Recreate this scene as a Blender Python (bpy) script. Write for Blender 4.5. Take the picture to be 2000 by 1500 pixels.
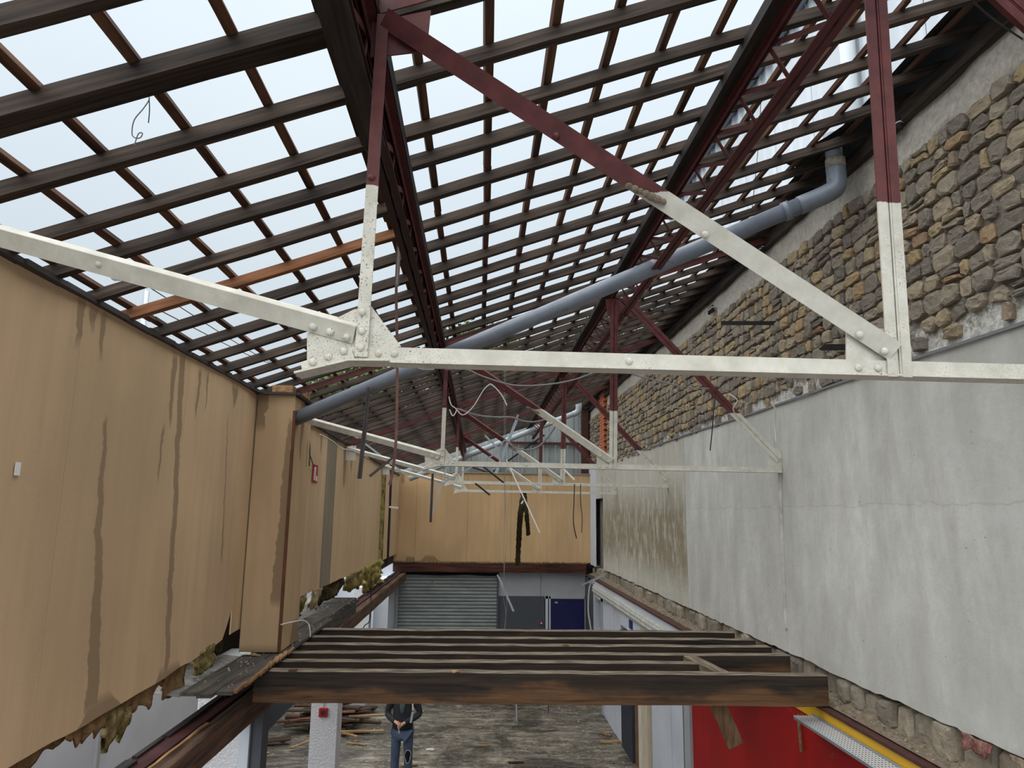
import bpy, bmesh, math, random
import numpy as np
from mathutils import Vector, noise
for o in list(bpy.data.objects): bpy.data.objects.remove(o)
scene = bpy.context.scene
COL = scene.collection
# ------------------------------------------------------------------ camera
FPX, CAMZ = 1400.0, 4.7
VPX, VPY, ROLL = 935.0, 1002.0, 0.012
_c, _s = math.cos(ROLL), math.sin(ROLL)
_dx, _dy = VPX-1000, VPY-750
_ux, _uy = _c*_dx+_s*_dy, -_s*_dx+_c*_dy
PITCH = math.atan(_uy/FPX); YAW = math.atan(-_ux/FPX*math.cos(PITCH))
FWD = np.array([math.sin(YAW)*math.cos(PITCH), math.cos(YAW)*math.cos(PITCH), math.sin(PITCH)])
_r = np.array([math.cos(YAW), -math.sin(YAW), 0.0]); _u = np.cross(_r, FWD)
RGT = _c*_r+_s*_u; UPV = -(_s*_r-_c*_u)
CAM = np.array([0, 0, CAMZ])
cam = bpy.data.cameras.new('camera'); camo = bpy.data.objects.new('camera', cam); COL.objects.link(camo)
cam.sensor_width = 36; cam.lens = FPX/2000*36; cam.clip_start = 0.05; cam.clip_end = 500
from mathutils import Matrix
camo.matrix_world = Matrix(((RGT[0], UPV[0], -FWD[0], 0), (RGT[1], UPV[1], -FWD[1], 0), (RGT[2], UPV[2], -FWD[2], CAMZ), (0, 0, 0, 1)))
scene.camera = camo
# ------------------------------------------------------------------ sky and light
w = bpy.data.worlds.new('overcast'); scene.world = w; w.use_nodes = True
nt = w.node_tree; bg = nt.nodes['Background']
tc = nt.nodes.new('ShaderNodeTexCoord'); sp = nt.nodes.new('ShaderNodeSeparateXYZ'); mr = nt.nodes.new('ShaderNodeMapRange')
nt.links.new(tc.outputs['Generated'], sp.inputs[0]); nt.links.new(sp.outputs['Z'], mr.inputs['Value'])
mr.inputs['From Min'].default_value = 0; mr.inputs['From Max'].default_value = 1
mr.inputs['To Min'].default_value = 0.66; mr.inputs['To Max'].default_value = 1.35      # overcast dome: brighter overhead
nz = nt.nodes.new('ShaderNodeTexNoise'); nz.inputs['Scale'].default_value = 2.2; nz.inputs['Detail'].default_value = 3
nt.links.new(tc.outputs['Generated'], nz.inputs['Vector'])
mx = nt.nodes.new('ShaderNodeMix'); mx.data_type = 'RGBA'
mx.inputs[6].default_value = (0.72, 0.845, 0.945, 1); mx.inputs[7].default_value = (0.84, 0.92, 0.975, 1)
nt.links.new(nz.outputs['Fac'], mx.inputs[0]); nt.links.new(mx.outputs[2], bg.inputs['Color'])
nt.links.new(mr.outputs[0], bg.inputs['Strength'])
sun = bpy.data.lights.new('overcast_sun', 'SUN'); sun.energy = 6.0; sun.angle = math.radians(120); sun.color = (1.0, 0.985, 0.96)
suno = bpy.data.objects.new('overcast_sun', sun); COL.objects.link(suno)
suno.rotation_euler = (math.radians(20), math.radians(-8), 0)
vs = scene.view_settings
vs.view_transform = 'Standard'; vs.look = 'None'; vs.exposure = 0.0; vs.gamma = 1.0; vs.use_curve_mapping = False
scene.display_settings.display_device = 'sRGB'

# ------------------------------------------------------------------ helpers
def ray(x, y): return FWD+RGT*(x-1000)/FPX+UPV*(750-y)/FPX
def at(x, y, X=None, Y=None, Z=None):
    d = ray(x, y)
    t = X/d[0] if X is not None else (Y/d[1] if Y is not None else (Z-CAMZ)/d[2])
    p = CAM+t*d
    return Vector((p[0], p[1], p[2]))
RNG = random.Random(7)
LOC = {}
def tag(o, label=None, cat=None, group=None, kind=None):
    if label: o['label'] = label
    if cat: o['category'] = cat
    if group: o['group'] = group
    if kind: o['kind'] = kind
    return o
def empty(name, loc=(0, 0, 0), label=None, cat=None, group=None, kind=None):
    o = bpy.data.objects.new(name, None); COL.objects.link(o); o.location = loc; o.empty_display_size = 0.1
    LOC[o.name] = Vector(loc)
    return tag(o, label, cat, group, kind)
def copy_tree(o, parent=None):
    c = o.copy(); COL.objects.link(c); c.parent = parent
    for ch in list(o.children): copy_tree(ch, c)
    return c
class B:
    def __init__(s): s.v = []; s.f = []
    def quadbox(s, p):
        n = len(s.v); s.v += [Vector(q) for q in p]
        s.f += [(n, n+3, n+2, n+1), (n+4, n+5, n+6, n+7), (n, n+1, n+5, n+4), (n+1, n+2, n+6, n+5), (n+2, n+3, n+7, n+6), (n+3, n, n+4, n+7)]
        return s
    def box(s, x0, x1, y0, y1, z0, z1):
        return s.quadbox([(x0, y0, z0), (x1, y0, z0), (x1, y1, z0), (x0, y1, z0), (x0, y0, z1), (x1, y0, z1), (x1, y1, z1), (x0, y1, z1)])
    def bar(s, p, q, w, h, up=(0, 0, 1), segs=1, jit=0.0, rng=RNG, du=0.0, ds=0.0):
        p, q = Vector(p), Vector(q); d = (q-p).normalized(); up = Vector(up)
        sd = d.cross(up)
        if sd.length < 1e-4: sd = d.cross(Vector((0, 1, 0)))
        sd.normalize(); u = sd.cross(d).normalized()
        n0 = len(s.v)
        for i in range(segs+1):
            c = p.lerp(q, i/segs)+u*du+sd*ds
            j = Vector((0, 0, 0)) if i in (0,) else u*rng.uniform(-jit, jit)+sd*rng.uniform(-jit, jit)
            for a, b in ((-1, -1), (1, -1), (1, 1), (-1, 1)):
                jj = u*rng.uniform(-jit, jit)*.6+sd*rng.uniform(-jit, jit)*.6
                s.v.append(c+j+jj+sd*a*w/2+u*b*h/2)
        for i in range(segs):
            a = n0+4*i
            for k in range(4): s.f.append((a+k, a+(k+1) % 4, a+4+(k+1) % 4, a+4+k))
        s.f.append((n0+3, n0+2, n0+1, n0)); e = n0+4*segs; s.f.append((e, e+1, e+2, e+3))
        return s
    def tube(s, pts, r, n=8, caps=True):
        pts = [Vector(p) for p in pts]; rs = r if isinstance(r, (list, tuple)) else [r]*len(pts)
        t = (pts[1]-pts[0]).normalized(); ref = Vector((0, 0, 1)) if abs(t.z) < .9 else Vector((1, 0, 0))
        u = t.cross(ref).normalized(); n0 = len(s.v)
        for i, p in enumerate(pts):
            t = (pts[min(i+1, len(pts)-1)]-pts[max(i-1, 0)]).normalized()
            u = (u-t*u.dot(t)).normalized(); vv = t.cross(u)
            for k in range(n):
                a = 2*math.pi*k/n; s.v.append(p+(u*math.cos(a)+vv*math.sin(a))*rs[i])
        for i in range(len(pts)-1):
            for k in range(n): s.f.append((n0+i*n+k, n0+i*n+(k+1) % n, n0+(i+1)*n+(k+1) % n, n0+(i+1)*n+k))
        if caps:
            s.f.append(tuple(n0+k for k in range(n-1, -1, -1))); e = n0+(len(pts)-1)*n; s.f.append(tuple(e+k for k in range(n)))
        return s
    def poly(s, pts, th):
        pts = [Vector(p) for p in pts]; th = Vector(th); n0 = len(s.v); n = len(pts)
        s.v += pts+[p+th for p in pts]
        s.f.append(tuple(n0+k for k in range(n-1, -1, -1))); s.f.append(tuple(n0+n+k for k in range(n)))
        for k in range(n): s.f.append((n0+k, n0+(k+1) % n, n0+n+(k+1) % n, n0+n+k))
        return s
    def dome(s, c, nrm, r, h=None, n=10):
        c = Vector(c); nrm = Vector(nrm).normalized(); h = h or r*.7
        ref = Vector((0, 0, 1)) if abs(nrm.z) < .9 else Vector((1, 0, 0)); u = nrm.cross(ref).normalized(); vv = nrm.cross(u); n0 = len(s.v)
        for rr, hh in ((1, 0), (.85, .55), (.45, .92)):
            for k in range(n):
                a = 2*math.pi*k/n; s.v.append(c+(u*math.cos(a)+vv*math.sin(a))*r*rr+nrm*h*hh)
        s.v.append(c+nrm*h)
        for i in range(2):
            for k in range(n): s.f.append((n0+i*n+k, n0+i*n+(k+1) % n, n0+(i+1)*n+(k+1) % n, n0+(i+1)*n+k))
        for k in range(n): s.f.append((n0+2*n+k, n0+2*n+(k+1) % n, n0+3*n))
        return s
    def grid(s, fn, nu, nv):
        n0 = len(s.v)
        for i in range(nu+1):
            for j in range(nv+1): s.v.append(Vector(fn(i/nu, j/nv)))
        for i in range(nu):
            for j in range(nv):
                a = n0+i*(nv+1)+j; s.f.append((a, a+nv+1, a+nv+2, a+1))
        return s
    def build(s, name, mat, parent=None, smooth=False, bevel=0):
        me = bpy.data.meshes.new(name)
        off = Vector((0, 0, 0)); p = parent
        while p is not None: off += Vector(p.location); p = p.parent
        me.from_pydata([tuple(v-off) for v in s.v], [], s.f); me.update()
        bm = bmesh.new(); bm.from_mesh(me); bmesh.ops.recalc_face_normals(bm, faces=bm.faces); bm.to_mesh(me); bm.free()
        if smooth:
            for pl in me.polygons: pl.use_smooth = True
        me.materials.append(mat)
        o = bpy.data.objects.new(name, me); COL.objects.link(o); o.parent = parent
        if bevel:
            m = o.modifiers.new('bevel', 'BEVEL'); m.width = bevel; m.segments = 1; m.limit_method = 'ANGLE'
        return o
def spline(pts, n=8):
    pts = [Vector(p) for p in pts]; out = []
    for i in range(len(pts)-1):
        p0 = pts[max(i-1, 0)]; p1 = pts[i]; p2 = pts[i+1]; p3 = pts[min(i+2, len(pts)-1)]
        for k in range(n):
            t = k/n; out.append(.5*((2*p1)+(p2-p0)*t+(2*p0-5*p1+4*p2-p3)*t*t+(3*p1-p0-3*p2+p3)*t**3))
    out.append(pts[-1]); return out

# ------------------------------------------------------------------ materials
class MatB:
    def __init__(s, name, rough=.8, metal=0, spec=.3):
        s.m = bpy.data.materials.new(name); s.m.use_nodes = True; s.nt = s.m.node_tree; s.b = s.nt.nodes['Principled BSDF']
        s.b.inputs['Roughness'].default_value = rough; s.b.inputs['Metallic'].default_value = metal; s.b.inputs['Specular IOR Level'].default_value = spec
        s.geo = s.nt.nodes.new('ShaderNodeNewGeometry'); s.pos = s.geo.outputs['Position']; s.h = None
    def new(s, t): return s.nt.nodes.new(t)
    def link(s, a, b): s.nt.links.new(a, b)
    def noise(s, scale=(1, 1, 1), detail=4, rough=.55, src=None, dist=0):
        mp = s.new('ShaderNodeMapping'); mp.inputs['Scale'].default_value = scale if isinstance(scale, (tuple, list)) else (scale,)*3
        s.link(src or s.pos, mp.inputs['Vector'])
        n = s.new('ShaderNodeTexNoise'); n.inputs['Scale'].default_value = 1; n.inputs['Detail'].default_value = detail; n.inputs['Roughness'].default_value = rough
        n.inputs['Distortion'].default_value = dist
        s.link(mp.outputs[0], n.inputs['Vector']); return n.outputs['Fac']
    def ramp(s, fac, stops):
        r = s.new('ShaderNodeValToRGB'); cr = r.color_ramp
        while len(cr.elements) < len(stops): cr.elements.new(.5)
        for e, (p, c) in zip(cr.elements, stops):
            e.position = p; e.color = (*c, 1) if len(c) == 3 else c
        s.link(fac, r.inputs[0]); return r.outputs[0]
    def math(s, op, a, b=None, clamp=False):
        n = s.new('ShaderNodeMath'); n.operation = op; n.use_clamp = clamp
        for i, q in enumerate((a, b)):
            if q is None: continue
            if hasattr(q, 'is_linked') or hasattr(q, 'links'): s.link(q, n.inputs[i])
            else: n.inputs[i].default_value = q
        return n.outputs[0]
    def mix(s, fac, a, b, mode='MIX'):
        n = s.new('ShaderNodeMix'); n.data_type = 'RGBA'; n.blend_type = mode
        for i, q in ((0, fac), (6, a), (7, b)):
            if hasattr(q, 'links'): s.link(q, n.inputs[i])
            elif i == 0: n.inputs[0].default_value = q
            else: n.inputs[i].default_value = (*q, 1) if len(q) == 3 else q
        return n.outputs[2]
    def range(s, v, a, b, c=0, d=1, smooth=False):
        n = s.new('ShaderNodeMapRange'); n.inputs[1].default_value = a; n.inputs[2].default_value = b; n.inputs[3].default_value = c; n.inputs[4].default_value = d
        if smooth: n.interpolation_type = 'SMOOTHSTEP'
        s.link(v, n.inputs[0]); return n.outputs[0]
    def xyz(s):
        n = s.new('ShaderNodeSeparateXYZ'); s.link(s.pos, n.inputs[0]); return n.outputs
    def color(s, c):
        if hasattr(c, 'links'): s.link(c, s.b.inputs['Base Color'])
        else: s.b.inputs['Base Color'].default_value = (*c, 1)
    def rough(s, f): s.link(f, s.b.inputs['Roughness'])
    def bump(s, h, strength=.3, dist=.01):
        n = s.new('ShaderNodeBump'); n.inputs['Strength'].default_value = strength; n.inputs['Distance'].default_value = dist
        s.link(h, n.inputs['Height'])
        if s.h is not None: s.link(s.h, n.inputs['Normal'])
        s.h = n.outputs[0]; s.link(s.h, s.b.inputs['Normal'])
def srgb(r, g, b):
    f = lambda c: (c/255/12.92) if c/255 <= .04045 else ((c/255+.055)/1.055)**2.4
    return (f(r), f(g), f(b))
def simple(name, c, rough=.7, metal=0, var=.25, scale=6, bump=.15, spec=.3):
    m = MatB(name, rough, metal, spec); n = m.noise(scale, 4)
    d = tuple(x*(1-var) for x in c); l = tuple(min(1, x*(1+var)) for x in c)
    m.color(m.ramp(n, [(.3, d), (.7, l)]))
    if bump: m.bump(m.noise(scale*12, 3), bump, .004)
    return m.m
def wood(name, dark, light, axis=0, rough=.75, g=26, blotch=1.2, contrast=(.35, .7), slope=0):
    m = MatB(name, rough, 0, .25); sc = [g, g, g]; sc[axis] = 1.6; src = None
    if slope:
        mp = m.new('ShaderNodeMapping'); mp.inputs['Rotation'].default_value = (0, slope, 0); m.link(m.pos, mp.inputs['Vector']); src = mp.outputs[0]
    n = m.noise(tuple(sc), 5, .6, src=src, dist=.3); bl = m.noise(blotch, 3)
    oi = m.new('ShaderNodeObjectInfo')
    c = m.ramp(n, [(contrast[0], dark), (contrast[1], light)])
    k = m.math('ADD', m.range(bl, .3, .7, .65, 1.15), m.range(oi.outputs['Random'], 0, 1, -.18, .18))
    cm = m.new('ShaderNodeCombineColor')
    for i in range(3): m.link(k, cm.inputs[i])
    m.color(m.mix(1.0, c, cm.outputs[0], 'MULTIPLY')); m.bump(n, .35, .004)
    return m.m
W_RAFT = wood('rafter_wood', srgb(30, 25, 22), srgb(80, 66, 56), 0, slope=.3473, g=34)
W_BATT = wood('batten_wood', srgb(52, 35, 27), srgb(112, 78, 58), 1)
W_ORANGE = wood('fresh_rafter_wood', srgb(96, 62, 40), srgb(146, 98, 64), 0, slope=.3473)
W_PLATE = wood('wall_plate_wood', srgb(48, 42, 38), srgb(92, 82, 74), 1)
W_BLACK = wood('dark_girder_timber', srgb(26, 22, 21), srgb(58, 50, 46), 1)
W_BOARD = wood('grey_floor_board', srgb(52, 50, 47), srgb(96, 90, 83), 1, g=18)
W_SPLINT = wood('splintered_wood', srgb(118, 86, 58), srgb(176, 138, 98), 1)
W_DEBRIS = wood('debris_wood', srgb(52, 40, 33), srgb(112, 86, 64), 0, g=14)
W_PALE = wood('pale_broken_wood', srgb(122, 98, 68), srgb(172, 144, 104), 0, g=20)
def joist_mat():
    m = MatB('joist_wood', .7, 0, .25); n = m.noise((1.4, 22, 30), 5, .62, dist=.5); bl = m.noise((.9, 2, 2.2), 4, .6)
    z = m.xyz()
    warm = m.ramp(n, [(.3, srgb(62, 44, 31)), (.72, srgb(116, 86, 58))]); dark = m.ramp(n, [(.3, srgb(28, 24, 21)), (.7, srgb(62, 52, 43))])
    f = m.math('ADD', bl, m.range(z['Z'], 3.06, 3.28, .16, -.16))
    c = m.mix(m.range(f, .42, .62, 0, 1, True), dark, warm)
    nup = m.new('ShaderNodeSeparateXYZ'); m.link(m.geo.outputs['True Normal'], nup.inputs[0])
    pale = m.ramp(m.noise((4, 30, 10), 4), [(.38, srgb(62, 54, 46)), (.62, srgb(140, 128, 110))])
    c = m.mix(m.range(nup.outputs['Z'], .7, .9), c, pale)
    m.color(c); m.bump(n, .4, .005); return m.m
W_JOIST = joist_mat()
def steel_paint(white_below=5.80, name='painted_truss_steel', dirty=1.0):
    m = MatB(name, .55, 0, .4); z = m.xyz()
    n = m.noise(14, 4); fine = m.noise(120, 3, .7); sp = m.noise(150, 4, .75)
    red = m.ramp(n, [(.3, srgb(74, 32, 32)), (.7, srgb(102, 48, 47))])
    wht = m.ramp(n, [(.3, srgb(188, 184, 171)), (.7, srgb(212, 209, 198))])
    dirt = m.math('MULTIPLY', m.range(sp, .565, .64), m.range(m.noise(3.5, 3), .42, .58))
    wht = m.mix(m.math('MULTIPLY', dirt, dirty), wht, srgb(84, 72, 62))
    edge = m.math('ADD', z['Z'], m.range(m.noise(30, 2), .3, .7, -.004, .004))
    m.color(m.mix(m.range(edge, white_below-.002, white_below+.002), wht, red)); m.bump(fine, .12, .003); return m.m
STEEL = steel_paint(); STEEL_C = steel_paint(name='cleaner_truss_steel', dirty=.15)
RED = simple('red_oxide_steel', srgb(82, 38, 37), .6, 0, .2, 12, .1)
def pvc():
    m = MatB('grey_pvc', .38, 0, .5); n = m.noise(3, 3); sp = m.noise((26, 26, 60), 4, .75)
    c = m.ramp(n, [(.3, srgb(108, 116, 128)), (.7, srgb(130, 138, 150))])
    m.color(m.mix(m.math('MULTIPLY', m.range(sp, .63, .68), m.range(m.noise(5, 2), .45, .6)), c, srgb(40, 42, 46))); return m.m
PVC = pvc()
PVC2 = simple('pale_pvc', srgb(168, 178, 184), .45, 0, .08, 3, 0)
def fibre(name, base, streaks=(), tint=1.0):
    m = MatB(name, .88, 0, .15); p = m.xyz(); fine = m.noise(260, 2, .7); med = m.noise((9, 9, .9), 4); big = m.noise((.7, .7, .35), 3)
    c1 = tuple(x*.80 for x in base); c2 = tuple(min(1, x*1.14) for x in base)
    c = m.mix(m.range(big, .35, .65), c1, c2)
    c = m.mix(m.range(med, .35, .75, 0, .38), c, tuple(x*.62 for x in base))
    c = m.mix(m.range(fine, .4, .7, 0, .3), c, tuple(min(1, x*1.35) for x in base))
    oi = m.new('ShaderNodeObjectInfo')
    c = m.mix(m.range(oi.outputs['Random'], 0, 1, 0, .14), c, srgb(196, 172, 128))
    wob = m.math('ADD', m.math('MULTIPLY', m.math('SUBTRACT', m.noise((3, 3, 5), 3), .5), .10), m.math('MULTIPLY', m.math('SUBTRACT', m.noise((3, 3, 26), 3), .5), .03))
    tot = None
    for (ax, y0, sl, w0, w1, zt, zb) in streaks:      # a run of damp: centre, slant, half widths top and foot, upper and lower end
        yy = m.math('ADD', m.math('SUBTRACT', p['Y' if ax == 'Y' else 'X'], y0), m.math('MULTIPLY', m.math('SUBTRACT', p['Z'], zt), sl))
        dist = m.math('ABSOLUTE', m.math('ADD', yy, wob)); hw = m.range(p['Z'], zb, zt, w1, w0)
        k = m.range(m.math('SUBTRACT', dist, hw), -.006, .006, 1, 0)
        k = m.math('MULTIPLY', k, m.range(p['Z'], zb-.03, zb+.06, 0, 1)); k = m.math('MULTIPLY', k, m.range(p['Z'], zt-.05, zt+.02, 1, 0))
        tot = k if tot is None else m.math('MAXIMUM', tot, k)
    if tot is not None:
        c = m.mix(m.math('MULTIPLY', tot, .78), c, tuple(x*.42 for x in base))
    m.color(c); m.bump(fine, .12, .002); return m.m
STREAKS = [('Y', 4.42, .12, .015, .075, 5.25, 3.50), ('Y', 5.44, .10, .05, .035, 5.86, 3.45), ('Y', 6.50, .10, .008, .02, 5.55, 4.25),
           ('Y', 4.03, .02, .04, .02, 5.88, 5.60), ('Y', 4.16, .02, .05, .02, 5.86, 5.72), ('Y', 4.28, .02, .03, .02, 5.86, 5.58), ('Y', 5.30, .05, .05, .02, 5.84, 5.30),
           ('Y', 5.22, .05, .02, .01, 5.3, 4.9), ('Y', 5.78, .02, .03, .015, 5.83, 5.42), ('Y', 5.95, .02, .02, .01, 5.83, 5.5), ('Y', 6.62, .02, .09, .02, 5.84, 5.62),
           ('Y', 5.72, 0, .16, .30, 3.56, 3.3), ('Y', 4.75, 0, .10, .45, 3.58, 3.3), ('Y', 10.4, 0, .06, .03, 5.8, 5.5), ('Y', 12.3, .02, .22, .06, 5.8, 5.1), ('Y', 12.9, 0, .12, .05, 5.8, 5.4)]
FIB_L = fibre('fibreboard_left', srgb(198, 170, 136), STREAKS)
FIB_C = fibre('fibreboard_column', srgb(180, 153, 121), [('X', -1.93, .02, .015, .10, 5.62, 3.8), ('X', -2.22, 0, .06, .05, 5.9, 5.5), ('X', -2.05, 0, .25, .4, 3.42, 3.3)])
FIB_S = fibre('fibreboard_return', srgb(184, 156, 122), [('Y', 7.62, 0, .10, .02, 5.85, 5.2), ('Y', 7.85, 0, .10, .2, 3.6, 3.3)])
FIB_G = fibre('fibreboard_grey_strip', srgb(132, 122, 106))
FIB_F = fibre('fibreboard_far', srgb(196, 164, 124), [('X', -1.35, 0, .12, .3, 3.52, 3.3), ('X', -1.9, 0, .1, .14, 3.48, 3.3), ('X', -2.2, .0, .06, .05, 5.8, 5.5)])
def plaster():
    m = MatB('grey_plaster', .85, 0, .2); p = m.xyz()
    big = m.noise((.5, .5, .35), 4); med = m.noise((3, 3, 1.2), 5); stk = m.noise((4, 4, 1.1), 5, .65); stk2 = m.noise((9, 9, 3.4), 6, .75)
    c = m.ramp(m.math('ADD', m.math('MULTIPLY', big, .6), m.math('MULTIPLY', med, .4)), [(.36, srgb(172, 171, 165)), (.52, srgb(194, 194, 190)), (.66, srgb(212, 212, 208))])
    olive = m.math('MULTIPLY', m.range(stk, .46, .66), m.range(big, .40, .58))
    c = m.mix(m.math('MULTIPLY', olive, .3), c, srgb(150, 142, 120))
    # damp brown field at the far end of the wall
    far = m.math('MULTIPLY', m.range(p['Y'], 11.25, 11.4), m.range(p['Y'], 18.6, 20.0, 1, 0))
    env = m.math('MULTIPLY', m.range(p['Z'], 3.45, 3.95), m.range(p['Z'], 4.7, 5.35, 1, 0))
    dens = m.math('ADD', m.math('MULTIPLY', stk2, .75), m.math('MULTIPLY', stk, .45))
    k = m.math('MULTIPLY', m.math('MULTIPLY', far, m.range(dens, .46, .62)), m.range(env, 0, 1, .12, 1))
    c = m.mix(m.math('MULTIPLY', k, .95), c, srgb(96, 78, 52))
    c = m.mix(m.math('MULTIPLY', far, .3), c, srgb(186, 178, 150))
    # rough skirt of old whitewash above the bead, hairline crack
    crack = m.math('ABSOLUTE', m.math('ADD', m.math('SUBTRACT', p['Z'], 4.80), m.math('MULTIPLY', m.math('SUBTRACT', m.noise((2.5, 2.5, 2.5), 4), .5), .16)))
    c = m.mix(m.range(p['Z'], 4.76, 4.84, 0, .10), c, srgb(160, 158, 150)); c = m.mix(m.range(m.noise((7, 7, 4), 5, .7), .45, .7, 0, .35), c, srgb(166, 164, 156))
    c = m.mix(m.range(crack, .0, .010, .22, 0), c, srgb(120, 116, 108))
    spots = m.noise(26, 2, .5); c = m.mix(m.range(spots, .76, .79), c, srgb(110, 106, 100))
    m.color(c); m.bump(m.noise(9, 5, .6), .35, .02); m.bump(m.noise(90, 3), .25, .004); return m.m
PLASTER = plaster()
def stone(name, stops):
    m = MatB(name, .9, 0, .15)
    oi = m.new('ShaderNodeObjectInfo'); r = m.math('FRACT', m.math('ADD', m.math('MULTIPLY', oi.outputs['Random'], 7.31), m.math('MULTIPLY', m.geo.outputs['Random Per Island'], 3.7)))
    c = m.ramp(r, stops); n = m.noise(16, 5, .65); f = m.noise(70, 4, .7)
    c = m.mix(m.range(n, .40, .70, 0, .42), c, srgb(92, 84, 74))
    c = m.mix(m.range(f, .55, .75, 0, .45), c, srgb(176, 168, 152))
    m.color(c); m.bump(n, .7, .025); m.bump(f, .5, .008); return m.m
STONE = stone('rubble_stone', [(0, srgb(116, 109, 100)), (.34, srgb(138, 130, 118)), (.6, srgb(160, 148, 129)), (.80, srgb(160, 145, 118)), (.93, srgb(172, 149, 112)), (.98, srgb(150, 124, 100)), (1, srgb(152, 144, 132))])
STONE2 = stone('ledge_stone', [(0, srgb(128, 120, 108)), (.5, srgb(150, 141, 126)), (1, srgb(166, 154, 134))])
def mortar():
    m = MatB('mortar', .95, 0, .1); p = m.xyz(); n = m.noise(20, 5, .7); b = m.noise(2.2, 4)
    c = m.ramp(n, [(.3, srgb(96, 90, 83)), (.7, srgb(156, 149, 139))])
    top = m.math('ADD', p['Z'], m.math('MULTIPLY', m.math('SUBTRACT', b, .5), .35))
    rend = m.ramp(n, [(.3, srgb(164, 158, 148)), (.7, srgb(206, 201, 191))])
    c = m.mix(m.range(top, 7.40, 7.47), c, rend)
    low = m.math('SUBTRACT', p['Z'], m.math('MULTIPLY', m.math('SUBTRACT', m.noise(5, 5, .7), .5), .5))
    wht = m.ramp(n, [(.35, srgb(150, 148, 142)), (.6, srgb(214, 212, 206))])
    k = m.math('MULTIPLY', m.range(low, 5.99, 6.10, 1, 0), m.range(p['Z'], 5.7, 5.72))
    c = m.mix(k, c, wht)
    m.color(c); m.bump(n, .8, .02); return m.m
MORTAR = mortar()
RUBBLE = simple('rubble_ledge', srgb(122, 110, 94), .95, 0, .35, 26, .8)
def floor_mat():
    m = MatB('wet_dirty_concrete', .5, 0, .5); n = m.noise((1.1, 1.6, 1), 6, .7); f = m.noise((9, 16, 9), 5, .75); wet = m.noise((.55, .8, .5), 5, .65, dist=.6); lg = m.noise((1.6, 5.5, 2), 6, .72, dist=.4); g = m.noise((34, 60, 30), 4, .8)
    c = m.ramp(n, [(.3, srgb(46, 42, 37)), (.5, srgb(82, 76, 66)), (.68, srgb(122, 115, 101))])
    c = m.mix(m.range(f, .48, .64, 0, .85), c, srgb(150, 141, 122)); c = m.mix(m.range(f, .30, .42, .7, 0), c, srgb(38, 34, 30))
    c = m.mix(m.range(g, .62, .70, 0, .75), c, srgb(172, 164, 148))
    c = m.mix(m.range(lg, .52, .66, 0, .8), c, srgb(164, 155, 136)); c = m.mix(m.range(lg, .34, .46, .75, 0), c, srgb(36, 32, 28))
    m.color(m.mix(m.range(wet, .5, .6, 0, .6), c, srgb(40, 38, 34))); m.rough(m.range(wet, .46, .6, .7, .22)); m.bump(f, .5, .02); return m.m
FLOOR = floor_mat()
WHITE_W = simple('white_lower_wall', srgb(196, 201, 210), .8, 0, .07, 1.4, .2)
def crepi():
    m = MatB('roughcast_white', .85, 0, .2); m.color(srgb(204, 205, 208)); v = m.new('ShaderNodeTexVoronoi'); v.inputs['Scale'].default_value = 42; m.link(m.pos, v.inputs['Vector'])
    m.bump(m.noise(46, 3, .6), 1.0, .02); return m.m
CREPI = crepi()
GREYDK = simple('dark_grey_paint', srgb(74, 78, 84), .6, 0, .1, 3, .05)
NAVY = simple('navy_door', srgb(26, 28, 78), .45, 0, .12, 2, .03)
GREYLT = simple('light_grey_panel', srgb(164, 166, 170), .7, 0, .06, 2, .05)
def redwall():
    m = MatB('red_wall', .5, 0, .3); n = m.noise(1.2, 3); sc = m.noise((3, 3, 14), 5, .7)
    c = m.ramp(n, [(.35, srgb(150, 14, 16)), (.65, srgb(176, 20, 22))])
    z = m.xyz(); k = m.math('MULTIPLY', m.range(sc, .6, .72, 0, .5), m.range(z['Z'], 2.5, 2.8))
    m.color(m.mix(k, c, srgb(206, 120, 118))); return m.m
REDWALL = redwall()
YELLOW = simple('yellow_paint', srgb(214, 166, 34), .5, 0, .06, 3, .03)
BROWNST = simple('brown_steel', srgb(74, 46, 40), .6, 0, .25, 8, .1)
OXRED = simple('dark_red_beam_paint', srgb(62, 28, 28), .75, 0, .3, 6, .1, .3)
def shutter_mat():
    m = MatB('grey_shutter', .5, .2, .4); n = m.noise((2, 2, 6), 3); sp = m.noise((7, 7, 12), 5, .75)
    c = m.ramp(n, [(.3, srgb(120, 126, 126)), (.7, srgb(142, 148, 146))]); m.color(m.mix(m.range(sp, .66, .70), c, srgb(26, 26, 28))); return m.m
SHUT = shutter_mat()
CLAD_IN = simple('grey_gable_sheet', srgb(150, 158, 158), .55, .1, .08, 2, 0)
def cladw():
    m = MatB('white_corrugated_sheet', .5, 0, .4); m.color(m.ramp(m.noise((.4, .4, .2), 3), [(.3, srgb(196, 202, 208)), (.7, srgb(214, 219, 224))])); return m.m
CLAD_W = cladw()
GALV = simple('galvanised_metal', srgb(176, 182, 188), .35, .75, .12, 5, .05)
WIRE_W = simple('white_cable', srgb(214, 210, 202), .5, 0, .05, 3, 0)
WIRE_G = simple('grey_cable', srgb(128, 128, 126), .6, 0, .1, 3, 0)
WIRE_K = simple('black_cable', srgb(38, 36, 36), .6, 0, .1, 3, 0)
IRON = simple('black_iron', srgb(46, 42, 42), .7, .2, .2, 10, .1)
FELT = simple('black_roofing_felt', srgb(30, 30, 33), .9, 0, .25, 4, .2)
FLASH = simple('dark_flashing', srgb(66, 62, 62), .55, .3, .25, 5, .1)
WOOL = None
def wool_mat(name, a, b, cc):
    m = MatB(name, .98, 0, .05); n = m.noise(14, 5, .75); c = m.ramp(n, [(.3, a), (.52, b), (.75, cc)]); m.color(c); m.bump(m.noise(50, 5, .8), 1, .03); return m.m
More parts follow.
